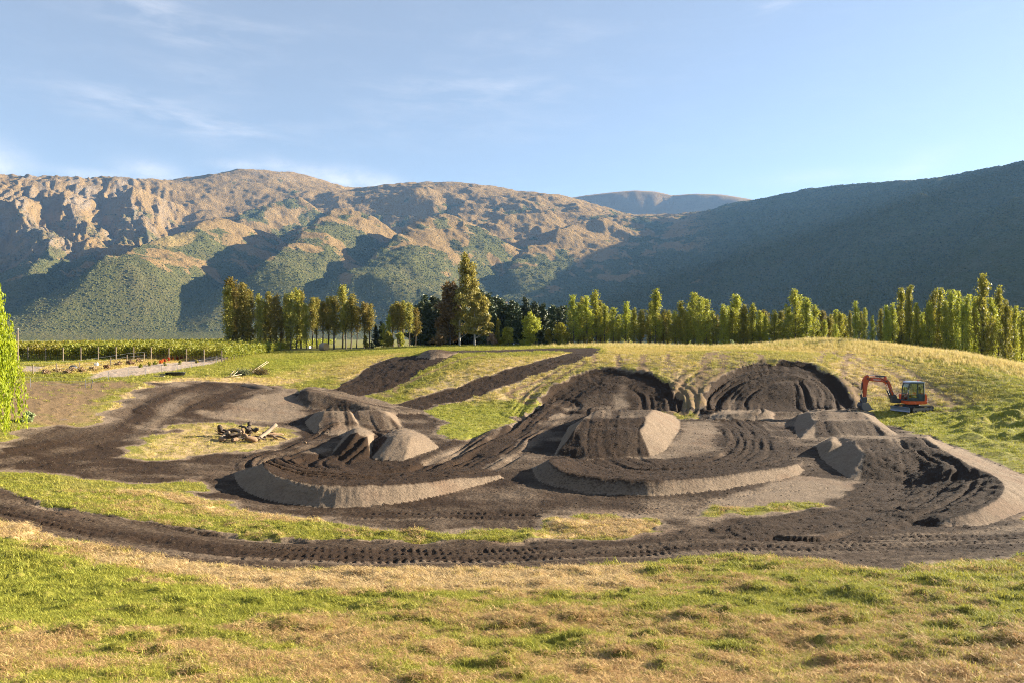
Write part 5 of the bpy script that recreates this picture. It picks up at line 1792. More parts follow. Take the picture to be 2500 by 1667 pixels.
log([(584, 1039, .5), (596, 1042, .5), (603, 1046, .4)], (.05, .09), LOGB, 'thin dark root hooking over the top of the log pile')
for (a_, b_) in (((548, 1070, .1), (566, 1058, .4)), ((590, 1070, .1), (612, 1060, .35)), ((556, 1060, .4), (600, 1060, .35)), ((615, 1066, .15), (650, 1066, .2))):
    log([a_, ((a_[0] + b_[0]) / 2, (a_[1] + b_[1]) / 2, (a_[2] + b_[2]) / 2), b_], (.10, .06), LOGB, 'dark thin branch tangled inside the log pile', 'dark branches inside the log pile')
log([(736, 1079, .05), (748, 1080, .05)], .07, LOGM, 'lone short branch on the straw between the log pile and the berm')

rb = random.Random(9)
for i in range(16):
    x0 = rb.uniform(540, 660); y0 = rb.uniform(1052, 1074); dx = rb.uniform(-26, 30); dy = rb.uniform(-16, 2)
    log([(x0, y0, .12), (x0 + dx * .5, y0 + dy * .5, .3), (x0 + dx, y0 + dy, rb.uniform(.15, .6))], (.05, .02), LOGB if i % 2 else LOGM, 'thin bare stick poking out of the log pile', 'thin sticks of the log pile', 'stick')

# pale poles and cut brush
def pole(a, b, r_, label, mat=WOODP, group=None, name='timber_pole'):
    A = on(*a); B = on(*b)
    o = MB().tube([A, (A + B) / 2 + np.array([0, 0, .02]), B], r_, 6).build(name, mat, smooth_=True)
    return tag(o, label, 'pole', group)


pole((612, 909, .1), (652, 881, .35), .03, 'long pale pole lying up the slope from the brush pile', group='long poles at the brush pile')
pole((616, 910, .1), (656, 883, .3), .028, 'long pale pole lying up the slope from the brush pile', group='long poles at the brush pile')
for i, (a, b) in enumerate((((548, 919, .06), (586, 920, .1)), ((552, 920, .05), (590, 913, .25)), ((560, 918, .1), (572, 904, .5)), ((566, 918, .15), (580, 906, .5)))):
    pole(a, b, .03, 'short pale timber offcut in the small heap by the brush pile', group='timber offcuts by the brush pile')


def brush(px, py, half_w, h, label, leaf, n, name='brush_pile'):
    q = on(px, py); W = half_w / F * q[1]
    r = np.random.default_rng(px)
    o = empty(name, (q[0], q[1], gz(q[0], q[1])))
    b = MB()
    for i in range(46):
        a = r.uniform(0, 6.28); rr = W * r.random() ** .5
        p = np.array([math.cos(a) * rr, math.sin(a) * rr * .6, 0.02])
        d = np.array([r.normal() * .5, r.normal() * .4, h * r.uniform(.5, 1.2)])
        b.tube([p, p + d * .5 + r.normal(size=3) * .04, p + d], [.018, .012, .005], 3, False)
    b.build('twigs', BARKD, o)
    c = r.normal(size=(n, 3)) * np.array([W * .42, W * .28, h * .28]) + np.array([0, 0, h * .38])
    c[:, 2] = np.abs(c[:, 2])
    link('leaves', quads_mesh('leaves', c, .07 * r.uniform(.6, 1.4, n), leaf, 1.3, r=r), None, o)
    return tag(o, label, 'brush pile')


brush(592, 916, 18, .6, 'pile of cut green branches beside the pale timber', L_SAGE, 700)
brush(634, 914, 22, .75, 'pile of brown dead twigs at the foot of the long poles', L_EUCB, 700)

# ------------------------------------------------------------------ small objects by the path
BLACKP = plain('black_plastic', (.012, .013, .016), .35, 0, .2, 5)
WHITEP = plain('white_plastic', (.75, .76, .76), .5, 0, .06, 5)
PANELB = plain('dark_blue_panel', (.035, .05, .10), .4, 0, .2, 5)
WHITEW = plain('white_wall', (.78, .77, .74), .8, 0, .06, 1.5)
ROOFM = plain('grey_roofing', (.30, .31, .33), .5, .3, .1, 2)


def trough(px, py, label):
    q = on(px, py)
    o = empty('plastic_trough', (q[0], q[1], gz(q[0], q[1])), .15)
    n = 24; V = []; Fq = []
    prof = [(.86, 0), (1.0, .26), (1.04, .28), (.98, .27), (.84, .05), (0.01, .05)]
    for (rr, h) in prof:
        for s in range(n):
            a = 6.283 * s / n; V.append((math.cos(a) * .92 * rr, math.sin(a) * .62 * rr, h))
    for i in range(len(prof) - 1):
        for s in range(n):
            Fq.append((i * n + s, i * n + (s + 1) % n, (i + 1) * n + (s + 1) % n, (i + 1) * n + s))
    MB().add(V, Fq).build('basin', BLACKP, o, smooth_=True)
    MB().box((-1.15, -.1, .06), (.9, .5, .09)).build('flap', BLACKP, o, bevel=.02)
    return tag(o, label, 'trough')


trough(428, 915, 'flat black plastic basin lying on the mown grass below the path')
o = MB().box((0, 0, .06), (1.3, .14, .1)).build('timber_plank', WOODP, bevel=.01)
q = on(384, 917); o.location = (q[0], q[1], gz(q[0], q[1])); o.rotation_euler = (0, .02, -.05)
tag(o, 'pale plank lying beside the flat black basin', 'plank')

q = on(235, 893)
o = empty('white_container', (q[0], q[1], gz(q[0], q[1])))
MB().prism([(-.13, 0), (.13, 0), (.15, .28), (-.15, .28)], -.13, .13).build('tub', WHITEP, o, bevel=.02)
MB().tube([(-.16, 0, .26), (-.1, 0, .4), (.1, 0, .4), (.16, 0, .26)], .012, 5).build('handle', STEEL, o)
tag(o, 'small white tub with handle standing by the wooden fence', 'tub')

q = on(179, 899); V = []; Fq = []; n = 18
for f, h in ((1, 0), (.95, .12), (.75, .25), (.4, .33), (.05, .35)):
    for s in range(n):
        a = 6.283 * s / n; V.append((math.cos(a) * .42 * f, math.sin(a) * .34 * f, h))
for i in range(4):
    for s in range(n):
        Fq.append((i * n + s, i * n + (s + 1) % n, (i + 1) * n + (s + 1) % n, (i + 1) * n + s))
o = MB().add(V, Fq).build('dark_cover', DARKST, smooth_=True); o.location = (q[0], q[1], gz(q[0], q[1]) - .02)
tag(o, 'dark rounded cover half hidden in the straw grass', 'cover')

for (px, lab) in ((586, 'slatted dark panel standing in the shade of the poplars'), (606, 'slatted dark panel with bright bars at the start of the netting fence')):
    Yp = 114.0; x = (px - 1250) / F * Yp
    o = empty('slatted_panel', (x, Yp, gz(x, Yp)), .25)
    MB().box((0, .1, .42), (1.05, .03, .5), Matrix.Rotation(.35, 3, 'X').to_euler()).build('backing', PANELB, o)
    for j in range(5):
        MB().box((0, .055 + .04 * (j - 2) * .9, .24 + j * .095), (1.08, .03, .03)).build('slat', WHITEP, o)
    for sx_ in (-.45, .45):
        MB().tube([(sx_, .12, -.05), (sx_, .12, .45)], .025, 5).build('leg', DARKST, o)
    tag(o, lab, 'panel')

# utility post by the willow
q = on(44, 914)
o = empty('tall_post', (q[0], q[1], gz(q[0], q[1])))
MB().tube([(0, 0, -.2), (0, 0, 3.9)], .05, 6).build('shaft', WOOD, o)
MB().tube([(-.2, 0, 3.5), (0, 0, 3.75)], .015, 4).build('arm', STEEL, o)
MB().tube([(0, 0, 3.9), (0, 0, 4.0)], .065, 6).build('cap', STEEL, o)
tag(o, 'tall thin weathered post standing beside the willow', 'post')

# low dark trailer on the terrace
q = on(1247, 843)
o = empty('farm_trailer', (q[0], q[1], gz(q[0], q[1])), .1)
MB().box((0, 0, .45), (1.5, .9, .12)).build('bed', DARKST, o, bevel=.02)
MB().prism([(-.75, .5), (.2, .5), (.1, .72), (-.7, .8)], -.4, .4).build('cover', BLACKP, o, bevel=.03)
for (wx, wy) in ((-.42, -.48), (.42, -.48), (-.42, .48), (.42, .48)):
    w_ = MB().tube([(wx, wy - .06, .24), (wx, wy + .06, .24)], .24, 14).build('wheel', BLACKP, o)
    MB().tube([(wx, wy - .075, .24), (wx, wy + .075, .24)], .13, 10).build('rim', WHITEP, w_)
MB().tube([(.75, 0, .42), (1.35, 0, .2)], .03, 6).build('drawbar', STEEL, o)
tag(o, 'low dark trailer with pale wheel rims on the far grass', 'trailer')

# low white building behind the trunks, and pale sheds glimpsed behind the right-hand belt
def shed(px, Y, w, d, h, label, rz=0.1, z=None, name='farm_building'):
    x = (px - 1250) / F * Y
    zz = float(base(x, Y)) - .1 if z is None else z
    o = empty(name, (x, Y, zz), rz)
    MB().box((0, 0, h / 2), (w, d, h)).build('wall', WHITEW, o)
    rf = MB().prism([(-d / 2 - .3, h - .02), (0, h + d * .22), (d / 2 + .3, h - .02), (d / 2 + .3, h + .1), (0, h + d * .22 + .14), (-d / 2 - .3, h + .1)], -w / 2 - .25, w / 2 + .25, 'x').build('roof', ROOFM, o)
    for k_ in (-.28, .28):
        f = MB().box((w * k_, -d / 2 - .01, h * .55), (w * .16, .06, h * .36)).build('window', DARKST, o)
        MB().box((w * k_, -d / 2 - .035, h * .55), (w * .13, .03, h * .29)).build('pane', PANELB, f)
    MB().box((0, -d / 2 - .012, h * .4), (w * .12, .06, h * .8)).build('door', PANELB, o)
    return tag(o, label, 'building')


shed(738, 150, 3.2, 2.4, 1.0, 'low white building glimpsed between the poplar trunks')
shed(2440, 150, 17, 6, 2.6, 'long white building glimpsed between the trunks of the thick belt', z=-9.0)
shed(2330, 165, 13, 6, 2.6, 'shorter white building half hidden behind the thick belt', z=-8.2)

# ------------------------------------------------------------------ excavator
ORANGE = plain('orange_paint', (.62, .095, .018), .38, 0, .10, 3)
ORANGED = plain('dusty_orange_paint', (.50, .075, .018), .5, 0, .15, 3)
RUBBER = plain('track_rubber', (.022, .021, .020), .85, 0, .3, 8, .4, 30)
MUDST = plain('muddy_steel', (.20, .175, .15), .7, .2, .35, 6, .3, 20)
BLUEST = plain('grey_blue_steel', (.20, .24, .31), .5, .4, .2, 4)
CHROME = plain('chrome', (.7, .7, .72), .18, 1.0, .05, 4)
CABG = plain('dark_cab_frame', (.03, .045, .045), .45, 0, .2, 4)
ROOFB = plain('cab_roof', (.30, .36, .46), .35, 0, .1, 3)
GREYP = plain('light_grey_paint', (.58, .58, .57), .45, 0, .1, 3)
REDL = plain('red_beacon', (.6, .06, .02), .3, 0, .1, 3)
gm, gt, gb = new_mat('cab_glass')
gb.inputs['Base Color'].default_value = (.75, .85, .83, 1); gb.inputs['Roughness'].default_value = .02
gb.inputs['IOR'].default_value = 1.45
k = NT(gt)
trn = k.node('ShaderNodeBsdfTransparent'); trn.inputs[0].default_value = (.72, .80, .78, 1)
gl = k.node('ShaderNodeBsdfGlossy'); gl.inputs['Roughness'].default_value = .03
ms = k.node('ShaderNodeMixShader'); ms.inputs[0].default_value = .12
gt.links.new(trn.outputs[0], ms.inputs[1]); gt.links.new(gl.outputs[0], ms.inputs[2])
gt.links.new(ms.outputs[0], gt.nodes['Material Output'].inputs[0])


def excavator():
    q = on(2230, 1001)
    ex = empty('excavator', (q[0], q[1], gz(q[0], q[1]) - .02), 0.0)
    yaw = math.radians(20)         # the tracks point left and a little towards the viewer
    U = Matrix.Rotation(yaw, 4, 'Z')

    def under(mb):
        mb.v = [tuple(U @ Vector(p)) for p in mb.v]
        return mb
    # tracks
    for s in (-1, 1):
        yc = s * .78
        r0 = .27; L = .98; n = 14
        loop = [(-L - r0 * math.sin(math.pi * i / n), r0 - r0 * math.cos(math.pi * i / n) * 1.0) for i in range(n + 1)]
        loop += [(L + r0 * math.sin(math.pi * i / n), r0 + r0 * math.cos(math.pi * i / n)) for i in range(n + 1)]
        inner = [(x * .93, .27 + (z - .27) * .78) for x, z in loop]
        V = []; Fq = []; m = len(loop)
        for (x, z), (xi, zi) in zip(loop, inner):
            V += [(x, yc - .2, z), (x, yc + .2, z), (xi, yc - .2, zi), (xi, yc + .2, zi)]
        for i in range(m):
            j = (i + 1) % m
            Fq += [(i * 4, i * 4 + 1, j * 4 + 1, j * 4), (i * 4 + 2, j * 4 + 2, j * 4 + 3, i * 4 + 3), (i * 4, j * 4, j * 4 + 2, i * 4 + 2), (i * 4 + 1, i * 4 + 3, j * 4 + 3, j * 4 + 1)]
        tr = under(MB().add(V, Fq)).build('track', RUBBER, ex)
        cl = MB()
        P_ = [Vector((x, 0, z)) for x, z in loop] + [Vector((loop[0][0], 0, loop[0][1]))]
        acc = 0
        for i in range(len(P_) - 1):
            seg = P_[i + 1] - P_[i]; ln = seg.length
            t_ = (-acc) % .115
            while t_ < ln:
                c_ = P_[i] + seg * (t_ / ln)
                ang = math.atan2(seg.z, seg.x)
                cl.box((c_.x, yc, c_.z), (.045, .4, .05), Matrix.Rotation(-ang, 3, 'Y').to_euler())
                t_ += .115
            acc += ln
        under(cl).build('cleats', RUBBER, tr)
        under(MB().prism([(-L * .9, .16), (L * .85, .16), (L * .8, .38), (-L * .85, .38)], yc - .14, yc + .14)).build('track_frame', MUDST, tr, bevel=.02)
        under(MB().tube([(L, yc - .16, .27), (L, yc + .16, .27)], .17, 14)).build('sprocket', MUDST, tr)
        under(MB().tube([(-L, yc - .16, .27), (-L, yc + .16, .27)], .17, 14)).build('idler', MUDST, tr)
        for xx in (-.6, -.2, .2, .6):
            under(MB().tube([(xx, yc - .15, .12), (xx, yc + .15, .12)], .085, 10)).build('roller', MUDST, tr)
    under(MB().box((0, 0, .42), (1.1, 1.3, .24))).build('carriage', DARKST, ex, bevel=.03)
    MB().tube([(0, 0, .5), (0, 0, .68)], .5, 20).build('slew_ring', DARKST, ex)
    # dozer blade in front of the tracks
    bl = under(MB().prism([(-1.62, .06), (-1.55, .03), (-1.50, .2), (-1.52, .36), (-1.60, .46), (-1.64, .44), (-1.57, .3), (-1.56, .18)], -.98, .98)).build('dozer_blade', BLUEST, ex)
    for s in (-.4, .4):
        under(MB().tube([(-1.55, s, .22), (-.7, s, .36)], .055, 6)).build('blade_arm', DARKST, bl)
    # upper body
    body = MB().prism([(-.98, .68), (.52, .68), (.66, .74), (.68, .95), (.60, .98), (-.98, .98)], -.92, .92).build('body', ORANGE, ex, bevel=.03)
    MB().prism([(.30, .98), (.62, .98), (.70, 1.05), (.64, 1.48), (.50, 1.62), (.44, 1.62), (.36, 1.2)], -.92, .92).build('engine_cover', ORANGE, ex, bevel=.04)
    MB().prism([(.58, .72), (.74, .78), (.78, 1.1), (.72, 1.45), (.62, 1.5), (.66, 1.0)], -.80, .80).build('counterweight', GREYP, ex, bevel=.03)
    MB().box((-.2, .48, 1.2), (1.2, .8, .5)).build('tank_housing', ORANGED, ex, bevel=.04)
    MB().box((.72, -.55, .88), (.06, .4, .22)).build('rear_grille', DARKST, ex)
    # cab, on the near side
    y0, y1 = -.90, .08
    cab = empty('cab', (0, 0, 0)); cab.parent = ex
    prof = [(-.98, .98), (.40, .98), (.44, 1.25), (.40, 2.5), (-.78, 2.55), (-.90, 2.2)]
    fr = MB()
    tks = .055
    for (a, b) in (((-.97, .98), (-.92, 2.15)), ((-.92, 2.15), (-.80, 2.52)), ((.40, .98), (.42, 1.3)), ((.42, 1.3), (.38, 2.5)), ((-.15, .98), (-.15, 2.5))):
        for yy in (y0, y1):
            fr.tube([(a[0], yy, a[1]), (b[0], yy, b[1])], tks * (.8 if a[0] == -.15 else 1), 6)
    for yy in (y0, y1):
        fr.tube([(-.97, yy, 1.0), (.4, yy, 1.0)], tks, 6)
        fr.tube([(-.80, yy, 2.50), (.38, yy, 2.48)], tks, 6)
    for (xx, zz) in ((-.97, 1.0), (-.80, 2.5), (.38, 2.48), (.4, 1.0), (-.95, 1.55)):
        fr.tube([(xx, y0, zz), (xx, y1, zz)], tks, 6)
    link('cab_frame', fr.mesh('cab_frame', CABG), None, cab)
    link('cab_roof', MB().prism([(-.90, 2.50), (-.84, 2.62), (-.6, 2.66), (.30, 2.63), (.46, 2.56), (.46, 2.50)], y0 - .05, y1 + .05).mesh('cab_roof', ROOFB, bevel=.03), None, cab)
    link('door_panel', MB().box((.13, y0 - .005, 1.28), (.46, .05, .56)).mesh('door_panel', CABG, bevel=.015), None, cab)
    link('lower_panel', MB().box((-.55, y0 - .002, 1.12), (.76, .05, .26)).mesh('lower_panel', CABG, bevel=.015), None, cab)
    for nm2, prism_ in (('side_window', [(-.88, 1.25), (-.2, 1.25), (-.2, 2.44), (-.78, 2.44)]), ('rear_side_window', [(-.1, 1.58), (.36, 1.58), (.34, 2.42), (-.1, 2.44)])):
        for yy in (y0, y1):
            link(nm2, MB().prism(prism_, yy - .008, yy + .008).mesh(nm2, gm), None, cab)
    link('windscreen', MB().prism([(-.965, 1.05), (-.945, 1.05), (-.90, 2.15), (-.79, 2.46), (-.81, 2.46), (-.92, 2.15)], y0 + .06, y1 - .06).mesh('windscreen', gm), None, cab)
    link('rear_window', MB().prism([(.40, 1.6), (.415, 1.6), (.385, 2.42), (.37, 2.42)], y0 + .06, y1 - .06).mesh('rear_window', gm), None, cab)
    st_ = MB().box((-.05, -.42, 1.28), (.5, .5, .16))
    st_.box((.2, -.42, 1.68), (.14, .48, .75), Matrix.Rotation(.14, 3, 'Y').to_euler())
    st_.box((.21, -.42, 2.1), (.1, .26, .16))
    link('seat', st_.mesh('seat', BLACKP, bevel=.03), None, cab)
    lv = MB()
    for yy in (-.62, -.22):
        lv.tube([(-.45, yy, 1.0), (-.5, yy, 1.45)], .02, 5)
    link('lever', lv.mesh('lever', BLACKP), None, cab)
    link('beacon', MB().tube([(.22, -.3, 2.60), (.22, -.3, 2.72)], .07, 10).mesh('beacon', REDL), None, cab)
    link('handrail', MB().tube([(-1.0, y0 - .06, 1.2), (-1.03, y0 - .08, 1.6), (-.98, y0 - .06, 1.95)], .015, 5).mesh('handrail', CHROME), None, cab)
    # swing post, boom, arm, bucket; they lie in one vertical plane
    yb = .34
    MB().prism([(-1.75, .72), (-1.05, .66), (-.95, 1.02), (-1.3, 1.12), (-1.45, 1.45), (-1.68, 1.45), (-1.8, 1.1)], yb - .2, yb + .2).build('swing_post', DARKST, ex, bevel=.02)
    boom = MB().prism([(-1.48, 1.26), (-1.68, 1.26), (-2.10, 2.16), (-2.30, 2.42), (-2.52, 2.52), (-3.74, 2.62), (-3.92, 2.74), (-3.90, 2.90), (-3.74, 2.94), (-2.62, 2.86), (-2.34, 2.84), (-2.10, 2.70), (-1.92, 2.50)], yb - .14, yb + .14).build('boom', ORANGED, ex, bevel=.02)
    MB().tube([(-2.22, yb - .2, 2.62), (-2.22, yb + .2, 2.62)], .07, 10).build('pivot_pin', DARKST, boom)
    MB().prism([(-2.18, 2.78), (-2.40, 2.80), (-2.34, 3.02), (-2.22, 3.02)], yb - .08, yb + .08).build('bracket', ORANGED, boom)
    arm = MB().prism([(-3.72, 2.98), (-3.86, 3.16), (-4.05, 3.06), (-4.26, 2.72), (-4.26, 2.3), (-4.18, 1.6), (-4.18, 1.22), (-3.98, 1.22), (-3.94, 1.7), (-3.88, 2.2), (-3.80, 2.5), (-3.72, 2.7)], yb - .115, yb + .115).build('arm', ORANGED, ex, bevel=.02)
    MB().tube([(-3.88, yb - .19, 2.82), (-3.88, yb + .19, 2.82)], .075, 10).build('pivot_pin', DARKST, arm)

    def ram(a, b, r1, parent, split=.55):
        a = Vector((a[0], yb + (a[2] if len(a) > 2 else 0), a[1])); b = Vector((b[0], yb + (b[2] if len(b) > 2 else 0), b[1]))
        m_ = a.lerp(b, split)
        c_ = MB().tube([a, m_], r1, 10).build('ram_barrel', DARKST, parent)
        MB().tube([m_, b], r1 * .55, 8).build('ram_rod', CHROME, c_)
    ram((-2.28, 3.0), (-3.86, 3.10), .065, boom)
    ram((-1.72, 1.0, -.17), (-2.26, 2.36, -.17), .065, boom, .6)
    ram((-1.72, 1.0, .17), (-2.26, 2.36, .17), .065, boom, .6)
    ram((-4.30, 2.5), (-4.36, 1.42), .055, arm, .6)
    hs = MB()
    hs.tube([(-1.5, yb - .17, 1.35), (-1.9, yb - .2, 2.0), (-2.2, yb - .17, 2.5), (-2.9, yb - .17, 2.98), (-3.6, yb - .17, 2.98), (-3.8, yb - .17, 2.6)], .02, 5)
    hs.tube([(-1.45, yb, 1.3), (-1.25, yb - .1, 1.55), (-1.1, yb - .1, 1.2)], .022, 5)
    hs.build('hose', BLACKP, boom)
    MB().prism([(-4.36, 1.48), (-4.44, 1.40), (-4.40, 1.12), (-4.14, 1.02), (-4.06, 1.14), (-4.30, 1.22)], yb - .09, yb + .09).build('bucket_link', DARKST, ex)
    MB().prism([(-4.34, 1.10), (-3.94, 1.22), (-3.92, .85), (-4.02, .70), (-4.40, .72), (-4.46, .9)], yb - .16, yb + .16).build('quick_hitch', DARKST, ex, bevel=.02)
    bk_ = MB()
    prof = [(-4.46, .74), (-4.54, .45), (-4.46, .16), (-4.22, .03), (-3.86, .05), (-3.56, .16), (-3.60, .22), (-3.88, .13), (-4.20, .12), (-4.40, .22), (-4.46, .45), (-4.40, .70)]
    bk_.prism(prof, yb - .42, yb + .42)
    side = [(-4.46, .72), (-4.52, .45), (-4.44, .18), (-4.2, .06), (-3.86, .08), (-3.58, .18), (-3.96, .74)]
    bkt = bk_.build('bucket', DARKST, ex)
    MB().prism(side, yb - .44, yb - .41).build('bucket_side', MUDST, bkt)
    MB().prism(side, yb + .41, yb + .44).build('bucket_side', MUDST, bkt)
    for yy in np.linspace(-.36, .36, 5):
        MB().prism([(-3.58, .13), (-3.42, .20), (-3.43, .22), (-3.6, .21)], yb + yy - .035, yb + yy + .035).build('tooth', MUDST, bkt)
    # lettering on the near side of the boom
    cu = bpy.data.curves.new('lettering', 'FONT')
    cu.body = 'HITACHI'; cu.size = .17; cu.extrude = .004; cu.align_x = 'CENTER'; cu.align_y = 'CENTER'
    tmp = bpy.data.objects.new('lettering', cu); C.objects.link(tmp)
    bpy.context.view_layer.update()
    me = bpy.data.meshes.new_from_object(tmp.evaluated_get(bpy.context.evaluated_depsgraph_get()))
    bpy.data.objects.remove(tmp)
    me.name = 'lettering'; me.materials.clear(); me.materials.append(WHITEP)
    lt = link('lettering', me, None, boom, (-3.1, yb - .147, 2.715))
    lt.rotation_euler = (math.pi / 2, math.radians(4.6), 0)
    tag(ex, 'orange tracked mini excavator with dark cab parked at the foot of the slope', 'excavator')


excavator()

# ------------------------------------------------------------------ grass
def blade_mesh(name, n, h, spread, lean, width, mat, seed, flat=False, seg=2):
    r = np.random.default_rng(seed)
    V = []; Fq = []
    for i in range(n):
        a = r.uniform(0, 6.283); rr = spread * math.sqrt(r.random())
        p = np.array([math.cos(a) * rr, math.sin(a) * rr, -.01])
        d = r.uniform(0, 6.283); ln = h * r.uniform(.55, 1.2)
        lf = lean * r.uniform(.4, 1.3)
        w = width * r.uniform(.7, 1.3)
        side = np.array([-math.sin(d), math.cos(d), 0]) * w
        dirv = np.array([math.cos(d), math.sin(d), 0])
        pts = []
        for s in range(seg + 1):
            f = s / seg
            if flat:
                q_ = p + dirv * ln * f + np.array([0, 0, .01 + .05 * math.sin(f * 3.1) * r.uniform(.2, 1.0)])
            else:
                q_ = p + dirv * ln * lf * f * f + np.array([0, 0, ln * f * (1 - .35 * lf * f)])
            pts.append(q_)
        b = len(V)
        for s in range(seg):
            ww = side * (1 - .55 * s / seg)
            V += [pts[s] - ww, pts[s] + ww]
        V.append(pts[seg])
        for s in range(seg - 1):
            Fq.append((b + 2 * s, b + 2 * s + 1, b + 2 * s + 3, b + 2 * s + 2))
        Fq.append((b + 2 * (seg - 1), b + 2 * (seg - 1) + 1, b + 2 * seg))
    me = bpy.data.meshes.new(name); me.from_pydata([tuple(v) for v in V], [], Fq)
    me.materials.append(mat)
    return bpy.data.objects.new(name, me)


BLADE = tint_material('grass_blade', transl=.35, rough=.6, vary=.25)
up1 = blade_mesh('grass_tuft', 18, .085, .10, .9, .005, BLADE, 1)
up2 = blade_mesh('grass_tuft', 16, .07, .09, 1.3, .005, BLADE, 2)
fl1 = blade_mesh('straw_tuft', 16, .20, .12, 1, .0045, BLADE, 3, True)
fl2 = blade_mesh('straw_tuft', 16, .10, .11, 1.6, .0045, BLADE, 4)
tall1 = blade_mesh('long_grass', 12, .5, .16, .5, .012, BLADE, 5)


def scatter(name, n, r0, r1, protos, weight, tints, size, half=36.3, seed=0, power=1.0, zoff=0.0):
    g = np.random.default_rng(seed)
    a = np.radians(g.uniform(-half, half, n))
    u = g.random(n)
    if power == 0:
        r = np.exp(np.log(r0) + u * (np.log(r1) - np.log(r0)))
    else:
        r = np.sqrt(r0 ** 2 + u * (r1 ** 2 - r0 ** 2))
    x = r * np.sin(a); y = r * np.cos(a)
    w = weight(x, y)
    k_ = g.random(n) < w
    x = x[k_]; y = y[k_]; m = len(x)
    P_ = np.stack([x, y, ground(x, y) + zoff], 1)
    col = tints(x, y, g)
    s = size(x, y, g)
    which = g.integers(0, len(protos), m)
    return list(point_instances(name, P_, [(p, which == i) for i, p in enumerate(protos)],
        [('turn', np.stack([g.normal(size=m) * .12, g.normal(size=m) * .12, g.uniform(0, 6.28, m)], 1), 'FLOAT_VECTOR'),
         ('size', np.stack([s, s, s * g.uniform(.75, 1.25, m)], 1), 'FLOAT_VECTOR'),
         ('tint', np.concatenate([col, np.ones((m, 1))], 1), 'FLOAT_COLOR')]))


def lerp3(c1, c2, t):
    t = np.clip(t, 0, 1)[:, None]
    return np.array(c1) * (1 - t) + np.array(c2) * t


def grass_w(x, y):
    d = sample(DARK, x, y); p_ = sample(PALE, x, y); gv = sample(GRAV, x, y)
    f = (FID == 0)
    return np.clip(1 - d * 1.7 - p_ * 1.5 - gv * 2 - sample(BROWN, x, y) * .95, 0, 1) * sample(f.astype(float), x, y)


def dry_mask(x, y):
    """how much cut, dried grass lies here: straw band, brown foreground clumps"""
    n = fbm(x * .9, y * 1.3, 4, 95, .6) * .9 + fbm(x * .22, y * .3, 3, 97) * .5
    fg = smooth(15.0, 9.0, np.hypot(x, y)) * .45
    return np.clip(.16 + n + fg + sample(STRAW, x, y) * 1.0 - sample(LUSH, x, y) * .5, 0, 1)


def clumpy(x, y):
    return 1 + .4 * smooth(.25, .55, fbm(x * 1.2, y * 1.5, 3, 99))


def grn(x, y, g):
    t = g.random(len(x)); l = sample(LUSH, x, y)
    c = lerp3((.46, .42, .07), (.25, .275, .036), t)
    c = c * (1 - .4 * l[:, None]) + np.array((.36, .38, .05)) * .4 * l[:, None]
    dm = np.clip(dry_mask(x, y) * .5 + sample(STRAW, x, y) * .55, 0, .95)[:, None]
    return c * (1 - dm) + np.array((.60, .47, .15)) * dm


def stw(x, y, g):
    t = g.random(len(x)); s_ = sample(STRAW, x, y)
    c = lerp3((.70, .50, .22), (.42, .25, .11), t)
    return c * (1 - s_[:, None] * .8) + lerp3((.74, .57, .31), (.56, .40, .19), t) * s_[:, None] * .8


scatter('grass', 118000, 5.6, 40, [up1, up2], lambda x, y: grass_w(x, y) * np.clip(1.02 - dry_mask(x, y) * .75, .12, 1), grn, lambda x, y, g: g.uniform(.6, 1.2, len(x)) * np.clip(np.hypot(x, y) / 14, .85, 1.5) * clumpy(x, y), seed=1, power=0)
scatter('cut_straw', 105000, 5.6, 34, [fl1, fl2], lambda x, y: grass_w(x, y) * np.clip(dry_mask(x, y) * 1.2 - .15, 0, 1), stw, lambda x, y, g: g.uniform(.6, 1.2, len(x)) * np.clip(np.hypot(x, y) / 14, .85, 1.5), seed=2, power=0, zoff=.01)
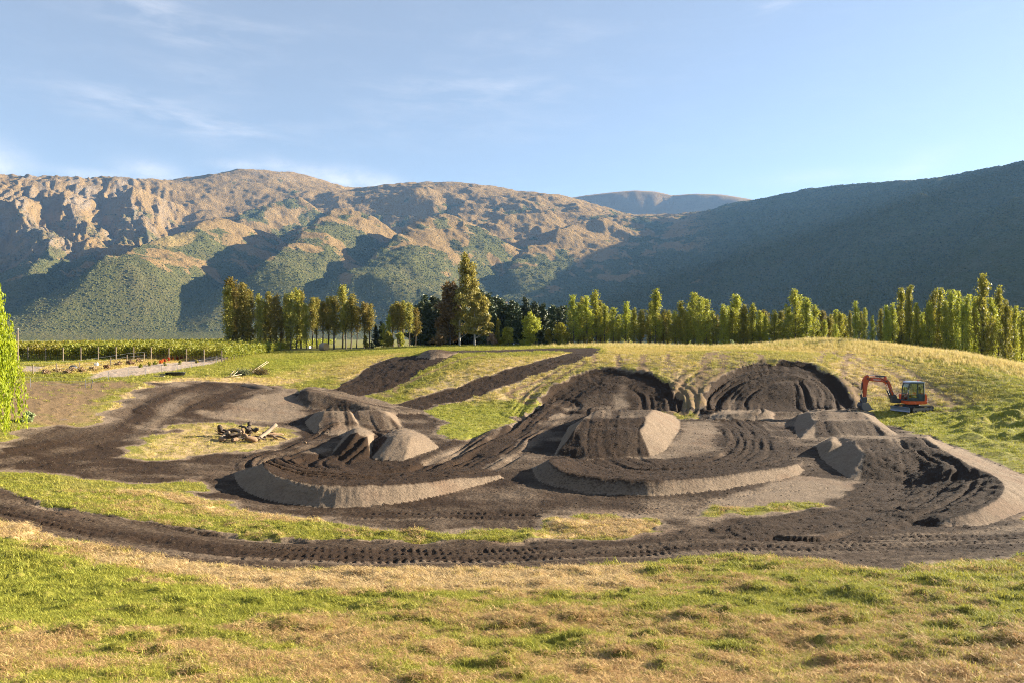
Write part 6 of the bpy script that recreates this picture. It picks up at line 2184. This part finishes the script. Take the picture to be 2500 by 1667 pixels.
# middle distance turf
scatter('grass', 110000, 34, 118, [up1, up2], lambda x, y: grass_w(x, y), grn, lambda x, y, g: g.uniform(.8, 1.5, len(x)) * np.clip(np.hypot(x, y) / 32, 1, 2.4), seed=3)
# long pale grass along the terrace lip
def lip_w(x, y):
    px = x / y * F + 1250
    lip = np.interp(px, [1100, 1400, 1700, 2150, 2350, 2500], [108, 104, 100, 92, 84, 80])
    return np.exp(-((y - lip) / 7.0) ** 2) * smooth(1250, 1500, px) * (.35 + .65 * smooth(1900, 2200, px)) * grass_w(x, y)
scatter('long_grass', 90000, 74, 122, [tall1], lip_w, lambda x, y, g: lerp3((.72, .56, .24), (.50, .42, .13), g.random(len(x))), lambda x, y, g: g.uniform(.6, 1.3, len(x)), seed=4)

# loose clods lying on the turned soil
def clod_proto(seed):
    r = random.Random(seed)
    bm = bmesh.new(); bmesh.ops.create_icosphere(bm, subdivisions=1, radius=1)
    for v in bm.verts:
        v.co *= r.uniform(.65, 1.2); v.co.z *= .75
    me = bpy.data.meshes.new('soil_clod'); bm.to_mesh(me); bm.free()
    me.materials.append(CLOD)
    return bpy.data.objects.new('soil_clod', me)


CLOD = tint_material('soil_clod', rough=1.0, vary=.3)


def soil_w(x, y):
    d = sample(DARK, x, y); p_ = sample(PALE, x, y); f = sample((FID > 0).astype(float), x, y)
    n = .55 + .6 * fbm(x * .5, y * .7, 3, 117)
    return np.clip((smooth(.35, .85, d) * .9 + p_ * .12 * (1 - f)) * n, 0, 1)


def soil_t(x, y, g):
    d = sample(DARK, x, y)
    c = lerp3((.022, .014, .009), (.06, .04, .025), g.random(len(x)) ** 1.2)
    return c * (.6 + .4 * d[:, None]) + (1 - d[:, None]) * np.array((.10, .075, .05)) * .8


scatter('soil_clods', 150000, 18, 84, [clod_proto(1), clod_proto(2), clod_proto(3)], soil_w, soil_t, lambda x, y, g: 0.012 + .032 * g.random(len(x)) ** 3.5 * np.clip(np.hypot(x, y) / 30, .7, 1.8), seed=6)
